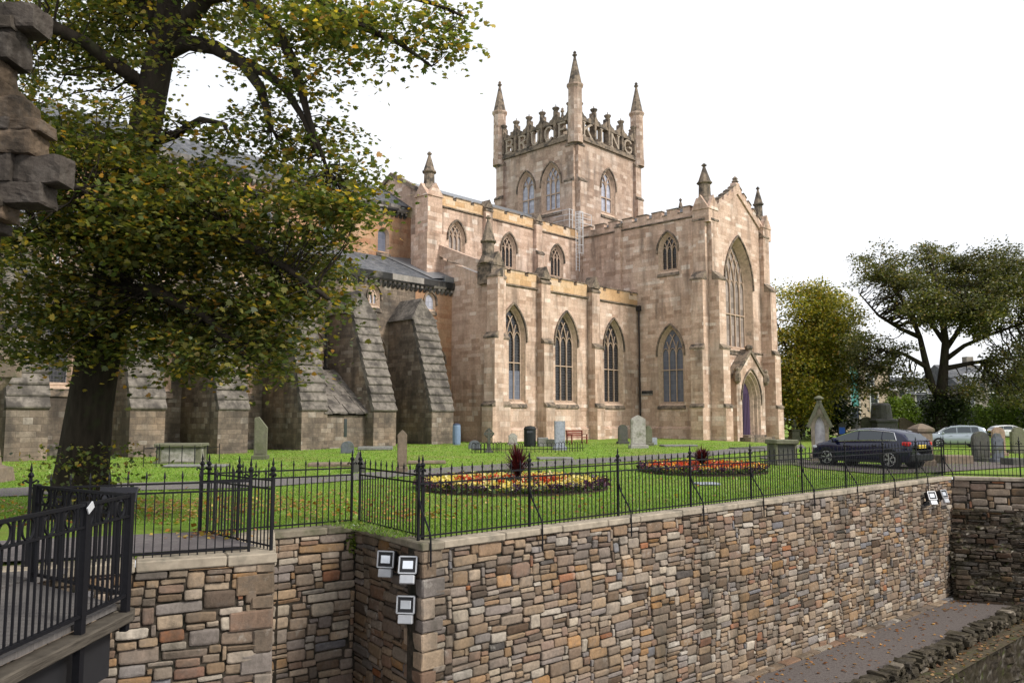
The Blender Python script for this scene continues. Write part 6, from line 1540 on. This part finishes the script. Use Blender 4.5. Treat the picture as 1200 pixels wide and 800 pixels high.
# ================================================================== CARS
def car(label, loc, rz, L, H, W, paint, wb, roof, belt, hood, name='parked_car', rails=False, tail=True):
    """x forward; roof/belt/hood: profile points (x, z) from the rear to the front"""
    t = thing(name, label, 'car', loc, rz, 'cars parked by the churchyard')
    ip = lambda pr, x: float(np.interp(x, [a for a, _ in pr], [b for _, b in pr]))
    half = W/2
    wid = lambda x: half*(1-.16*max(0, (abs(x)/(L/2)-.62)/.38)**2)
    top = lambda x: ip(hood, x)
    bot = lambda x: .2+.1*max(0, (abs(x)/(L/2)-.82)/.18)
    mb = MB(); rings = []
    xs = np.concatenate([[-L/2], np.linspace(-L/2+.04, L/2-.04, 41), [L/2]])
    for i, x in enumerate(xs):
        wv, T, b = wid(x), top(x), bot(x); e = .9 if i in (0, len(xs)-1) else 1.; wv *= e
        T = T*(.97 if e < 1 else 1); b = b+(.05 if e < 1 else 0)
        half_s = [(wv*.8, b), (wv*.965, b+.07), (wv*.985, b+.24), (wv*1., b+(T-b)*.55), (wv*.975, b+(T-b)*.78), (wv*.93, T-.035), (wv*.82, T), (0, T+.018)]
        rings.append([mb.vert((x, y, z)) for y, z in half_s]+[mb.vert((x, -y, z)) for y, z in half_s[-2::-1]])
    for a, b in zip(rings, rings[1:]):
        for k in range(len(a)-1): mb.f.append([a[k], a[k+1], b[k+1], b[k]])
        mb.f.append([a[-1], a[0], b[0], b[-1]])
    mb.f.append(rings[0]); mb.f.append(rings[-1][::-1])
    # cabin
    x0, x1 = roof[0][0], roof[-1][0]; rg_ = []; XS = np.linspace(x0, x1, 31)
    cab = lambda x: (wid(x)*.93, ip(belt, x), wid(x)*.74, ip(roof, x))
    for x in XS:
        wb_, zb, wr, zr = cab(x); zr = max(zr, zb+.012); f = min(1, (zr-zb)/.35)
        wr = wb_+(wr-wb_)*f
        hs = [(wb_, zb-.05), (wb_*.995, zb+.01), (wr+(wb_-wr)*.22, zb+(zr-zb)*.78), (wr, zr-.045*f), (wr*.86, zr-.008), (0, zr+.015*f)]
        rg_.append([mb.vert((x, y, z)) for y, z in hs]+[mb.vert((x, -y, z)) for y, z in hs[-2::-1]])
    for a, b in zip(rg_, rg_[1:]):
        for k in range(len(a)-1): mb.f.append([a[k], a[k+1], b[k+1], b[k]])
    mb.f.append(rg_[0]); mb.f.append(rg_[-1][::-1])
    body = mb.build('body', M[paint], t, smooth=True, uv=False)
    def sp(x, f, o=.012, sg=1):
        wb_, zb, wr, zr = cab(x); ff = min(1, max(.01, (zr-zb))/.35); wr = wb_+(wr-wb_)*ff
        pts = [(wb_*.995, zb+.01), (wr+(wb_-wr)*.22, zb+(zr-zb)*.78), (wr, zr-.045*ff)]; g = f*1.25
        y, z = (pts[0][0]+(pts[1][0]-pts[0][0])*min(1, g), pts[0][1]+(pts[1][1]-pts[0][1])*min(1, g)) if g <= 1 else (pts[1][0]+(pts[2][0]-pts[1][0])*(g-1)*4, pts[1][1]+(pts[2][1]-pts[1][1])*(g-1)*4)
        return (x, sg*(y+o), z+.002)
    wins = [(-.98+.0, -.06), (.0, .98)]; ext = [roof[0][0]+.55, -1.02]
    span = lambda a, b, sg: [(sp(x, .1, .012, sg), sp(x, .82, .012, sg)) for x in np.linspace(a, b, 9) if ip(roof, x)-ip(belt, x) > .1]
    for sg in (-1, 1):
        for a, b in wins+[tuple(ext)]:
            mb = MB(); s = span(a, b, sg)
            for (p0, p1), (q0, q1) in zip(s, s[1:]): mb.poly([p0, q0, q1, p1])
            if mb.f: mb.build('side_window', M['carglass'], t, smooth=True, uv=False)
        s = [sp(x, .06, .018, sg) for x in np.linspace(ext[0]-.1, 1.15, 14)]; s2 = [sp(x, .9, .014, sg) for x in np.linspace(ext[0]+.05, .95, 14)]
        mb = MB(); mb.tube(s+s2[::-1]+[s[0]], .014, 4); mb.build('window_trim', M['chrome'] if paint == 'navypaint' else M[paint], t, uv=False)
        for x in (-.35, .75): mb = MB(); mb.cbox((x-.35, sg*wid(x)*.995, ip(belt, x)-.14), Vector((1, 0, 0)), Vector((0, 1, 0)), Vector((0, 0, 1)), .1, .02, .014, .006); mb.build('door_handle', M[paint], t, uv=False)
        mb = MB(); mb.cbox((.95, sg*(half+.05), ip(belt, .95)+.08), Vector((1, 0, 0)), Vector((0, 1, 0)), Vector((0, 0, 1)), .07, .1, .07, .03); mb.build('wing_mirror', M[paint], t, uv=False)
        mb = MB(); mb.box(-wb/2+.4, wb/2-.4, sg*half*.965-.02, sg*half*.965+.02, .2, .3); mb.build('sill', M['binblack'], t, uv=False)
        for x in (-wb/2, wb/2):
            y = sg*(wid(x)-.095); r = .335
            mb = MB(); mb.lathe((0, 0, 0), [(r+.055, -.09), (r+.055, .102)], 28); o = mb.build('wheel_arch', M['binblack'], t, uv=False, loc=(x, y, r+.01)); o.rotation_euler = (-sg*math.pi/2, 0, 0)
            mb = MB(); mb.lathe((0, 0, 0), [(r*.7, -.1), (r*.96, -.1), (r, -.06), (r, .08), (r*.97, .112), (r*.72, .114)], 28); wl = mb.build('wheel', M['rubber'], t, smooth=False, uv=False, loc=(x, y, r)); wl.rotation_euler = (-sg*math.pi/2, 0, 0)
            mb = MB(); mb.lathe((0, 0, 0), [(r*.7, .09), (r*.74, .118), (r*.66, .12), (r*.64, .1)], 28); mb.lathe((0, 0, 0), [(r*.17, .09), (r*.15, .122)], 12)
            for k in range(5):
                for dd in (-.16, .16):
                    a = k*2*math.pi/5; mb.bar((.1*r*math.cos(a), .1*r*math.sin(a), .115), (r*.68*math.cos(a+dd), r*.68*math.sin(a+dd), .115), .035, .02, (0, 0, 1))
            mb.build('rim', M['alloy'], wl, uv=False)
        mb = MB(); xr = -L/2+.12; zt = ip(belt, xr)-.1
        mb.cbox((xr+.06, sg*(wid(xr)*.9), zt), Vector((1, 0, 0)), Vector((0, 1, 0)), Vector((0, 0, 1)), .15, .09, .075, .03); mb.build('tail_light', M['tail'], t, uv=False)
        mb = MB(); xr = L/2-.16; mb.cbox((xr, sg*(wid(xr)*.86), top(xr)-.1), Vector((1, -.25*sg, 0)).normalized(), Vector((.25*sg, 1, 0)).normalized(), Vector((0, 0, 1)), .14, .09, .06, .025); mb.build('headlight', M['headlamp'], t, uv=False)
    def across(a, b, name):
        mb = MB(); rows = []
        for x in np.linspace(a, b, 6):
            wb_, zb, wr, zr = cab(x); ff = min(1, max(.01, zr-zb)/.35); wr = (wb_+(wr-wb_)*ff)*.84
            rows.append([(x+(.012 if a > 0 else -.012), y*wr, zr+.022*(ff)-abs(y)*.018) for y in np.linspace(-1, 1, 7)])
        for r0, r1 in zip(rows, rows[1:]):
            for k in range(6): mb.poly([r0[k], r0[k+1], r1[k+1], r1[k]])
        mb.build(name, M['carglass'], t, smooth=True, uv=False)
    across(roof[-1][0]-.08, roof[-3][0]+.05, 'windscreen'); across(roof[0][0]+.05, roof[1][0]-.02, 'rear_window')
    mb = MB(); mb.cbox((-L/2+.0, 0, .82), Vector((1, 0, 0)), Vector((0, 1, 0)), Vector((0, 0, 1)), .02, .26, .06, .005); mb.build('number_plate', M['plate'], t, uv=False)
    for xx, zz in ((-L/2+.06, .42), (L/2-.06, .4)):
        mb = MB(); mb.cbox((xx, 0, zz), Vector((1, 0, 0)), Vector((0, 1, 0)), Vector((0, 0, 1)), .09, half*.84, .13, .04); mb.build('bumper', M['binblack'], t, uv=False)
    return t
pf_, pr_ = gp(972, 547), gp(1042, 551)
hd = Vector((-.55, .835, 0)).normalized(); rt = Vector((hd.y, -hd.x, 0))
cc_ = (pf_+pr_)/2+rt*.78; cc_.z = gz(cc_.x, cc_.y)+.03; cc_ += Vector((cc_.x, cc_.y, 0))*.02
HATCH = dict(roof=[(-2.04, .99), (-1.74, 1.3), (-1.32, 1.42), (-.5, 1.49), (.1, 1.47), (.6, 1.31), (1.3, .99)], belt=[(-2.15, 1.02), (-1., 1.0), (.5, .95), (1.4, .93)], hood=[(-2.12, .84), (-2.05, 1.0), (-1, .99), (.6, .94), (1.1, .97), (1.5, .94), (1.88, .85), (2.05, .74), (2.1, .62)])
nv = car('dark navy hatchback parked on the drive before the graves', cc_, math.atan2(hd.y, hd.x), 4.2, 1.48, 1.72, 'navypaint', 2.67, **HATCH)
ps = gp(1118, 524); ps += Vector((.6, .9, 0))
SUV = dict(roof=[(-2.06, 1.08), (-1.95, 1.5), (-1.4, 1.66), (-.4, 1.68), (.3, 1.62), (.75, 1.45), (1.25, 1.1)], belt=[(-2.15, 1.1), (1.4, 1.02)], hood=[(-2.17, .8), (-2.1, 1.1), (.6, 1.02), (1.1, 1.06), (1.6, 1.04), (1.95, .98), (2.12, .8), (2.17, .6)])
car('silver compact car parked in front of the domed tree trunk', (ps.x, ps.y, gz(ps.x, ps.y)), math.atan2(.35, -1), 4.2, 1.7, 1.8, 'silverpaint', 2.55, **SUV)
ps = gp(1184, 514); car('white car half hidden behind the headstones at the right', (ps.x, ps.y, gz(ps.x, ps.y)), math.atan2(-.1, 1), 4.2, 1.6, 1.8, 'whitepaint', 2.6, **HATCH)
ps = gp(1050, 511); car('red car mostly hidden behind the navy car and tombs', (ps.x, ps.y, gz(ps.x, ps.y)), math.atan2(.3, -1), 4.2, 1.56, 1.8, 'redpaint', 2.6, **HATCH)

# ================================================================== HOUSES BEHIND
def house(label, u0, u1, vb, Y, eav_v, ridge_v, mat, roofm, wins, rz=0., depth=9, gable_front=None, chimney=True):
    a, b = at(u0, vb, Y), at(u1, vb, Y); c = (a+b)/2; W = (b-a).length; ez = CAMZ+(HOR-eav_v)*Y/F; rzz = CAMZ+(HOR-ridge_v)*Y/F
    t = thing('house', label, 'house', (c.x, c.y, 0), rz, 'houses behind the churchyard')
    mb = MB(); mb.box(-W/2, W/2, 0, depth, -1, ez); mb.build('wall', M[mat], t)
    mb = MB(); mb.prism([(-W/2-.3, -.4, ez-.05), (-W/2-.3, depth/2, rzz), (-W/2-.3, depth+.4, ez-.05)], (W+.6, 0, 0)); rf = mb.build('roof', M[roofm], t)
    if chimney:
        mb = MB(); x = W*.3; mb.box(x-.6, x+.6, depth/2-.5, depth/2+.5, rzz-.6, rzz+1.3); mb.build('chimney', M[mat], rf)
    for (wu, wv, ww, wh) in wins:
        x = (wu-(u0+u1)/2)*Y/F; z = CAMZ+(HOR-wv)*Y/F
        mb = MB(); mb.box(x-ww/2-.14, x+ww/2+.14, -.06, .02, z-wh/2-.14, z+wh/2+.14); wn = mb.build('window', M['white'], t)
        mb = MB(); mb.box(x-ww/2, x-.03, -.09, -.062, z-wh/2, z-.03); mb.box(x+.03, x+ww/2, -.09, -.062, z-wh/2, z-.03); mb.box(x-ww/2, x-.03, -.09, -.062, z+.03, z+wh/2); mb.box(x+.03, x+ww/2, -.09, -.062, z+.03, z+wh/2); mb.build('pane', M['windowdark'], wn)
    for gu, gw, gv in gable_front or ():
        x = (gu-(u0+u1)/2)*Y/F; zt = CAMZ+(HOR-gv)*Y/F; g = gw*Y/F/2
        mb = MB(); mb.prism([(x-g, -.5, ez-.6), (x+g, -.5, ez-.6), (x+g, -.5, ez+.6), (x, -.5, zt), (x-g, -.5, ez+.6)], (0, depth/2, 0)); d_ = mb.build('dormer', M[mat], t)
        mb = MB()
        for sg in (-1, 1): mb.bar((x+sg*(g+.25), 1.2, ez+.45), (x, 1.2, zt+.12), .22, 3.6, (0, -1, 0))
        mb.build('dormer_roof', M['white'], d_)
        mb = MB(); mb.box(x-g*.5, x+g*.5, -.56, -.5, ez-.3, ez+.7); mb.build('dormer_window', M['windowdark'], d_)
    return t
house('beige harled house with small dark windows behind the yellow tree', 1008, 1044, 506, 112, 428, 418, 'harl', 'slate', [(1026, 472, .9, 2.4), (1022, 445, .9, 1.6), (990, 500, 1, 1.2)], 0, 10, chimney=False)
house('grey stone house with white gabled dormer seen under the domed tree', 1044, 1098, 506, 118, 462, 440, 'greystone', 'slate', [(1082, 470, 1.6, 2.6), (1063, 482, 1.4, 1.6)], 0, 10, [(1057, 10, 450)], False)
house('grey stone house with steep slate roof right of the forked trunk', 1128, 1185, 506, 120, 455, 425, 'greystone', 'slate', [(1136, 466, 1.4, 2.2), (1168, 470, 1.2, 2.4)], .2, 11, [(1150, 14, 438)])
house('grey house with white window frames at the right edge', 1186, 1235, 506, 122, 458, 436, 'greystone', 'slate', [(1196, 470, 1.8, 2.), (1208, 470, 1.8, 2.), (1190, 445, 1.4, 1.4)], 0, 10)
p = at(1003, 506, 108); sc = thing('scaffold', 'turquoise sheeted scaffold beside the beige house', 'scaffold', (p.x, p.y, 0)); k = 108/F
mb = MB()
for r in range(3): mb.cbox((0, 0, 4.6+r*2.1), Vector((1, 0, 0)), Vector((0, 1, 0)), Vector((0, 0, 1)), 5*k, .1, 1.0, .04, .05)
mb.build('sheeting', M['teal'], sc); mb = MB(); mb.box(-6*k, 4*k, -.1, .1, 0, 3.4); mb.build('hoarding', M['scaffblue'], sc)
mb = MB()
for x in (-5.2*k, 5.2*k): mb.tube([(x, -.2, 0), (x, -.2, 10.5)], .06, 5)
mb.build('poles', M['galv'], sc)
a, b = gp(975, 510), gp(1046, 510); o = MB(); d = b-a; o.hexa([a+Vector((0, 0, -.2)), b+Vector((0, 0, -.2)), b+Vector((0, .4, -.2)), a+Vector((0, .4, -.2)), a+Vector((0, 0, 1.6)), b+Vector((0, 0, 1.6)), b+Vector((0, .4, 1.6)), a+Vector((0, .4, 1.6))])
tag(o.build('garden_wall', M['harl']), 'low beige garden wall behind the shrine monument', 'wall')
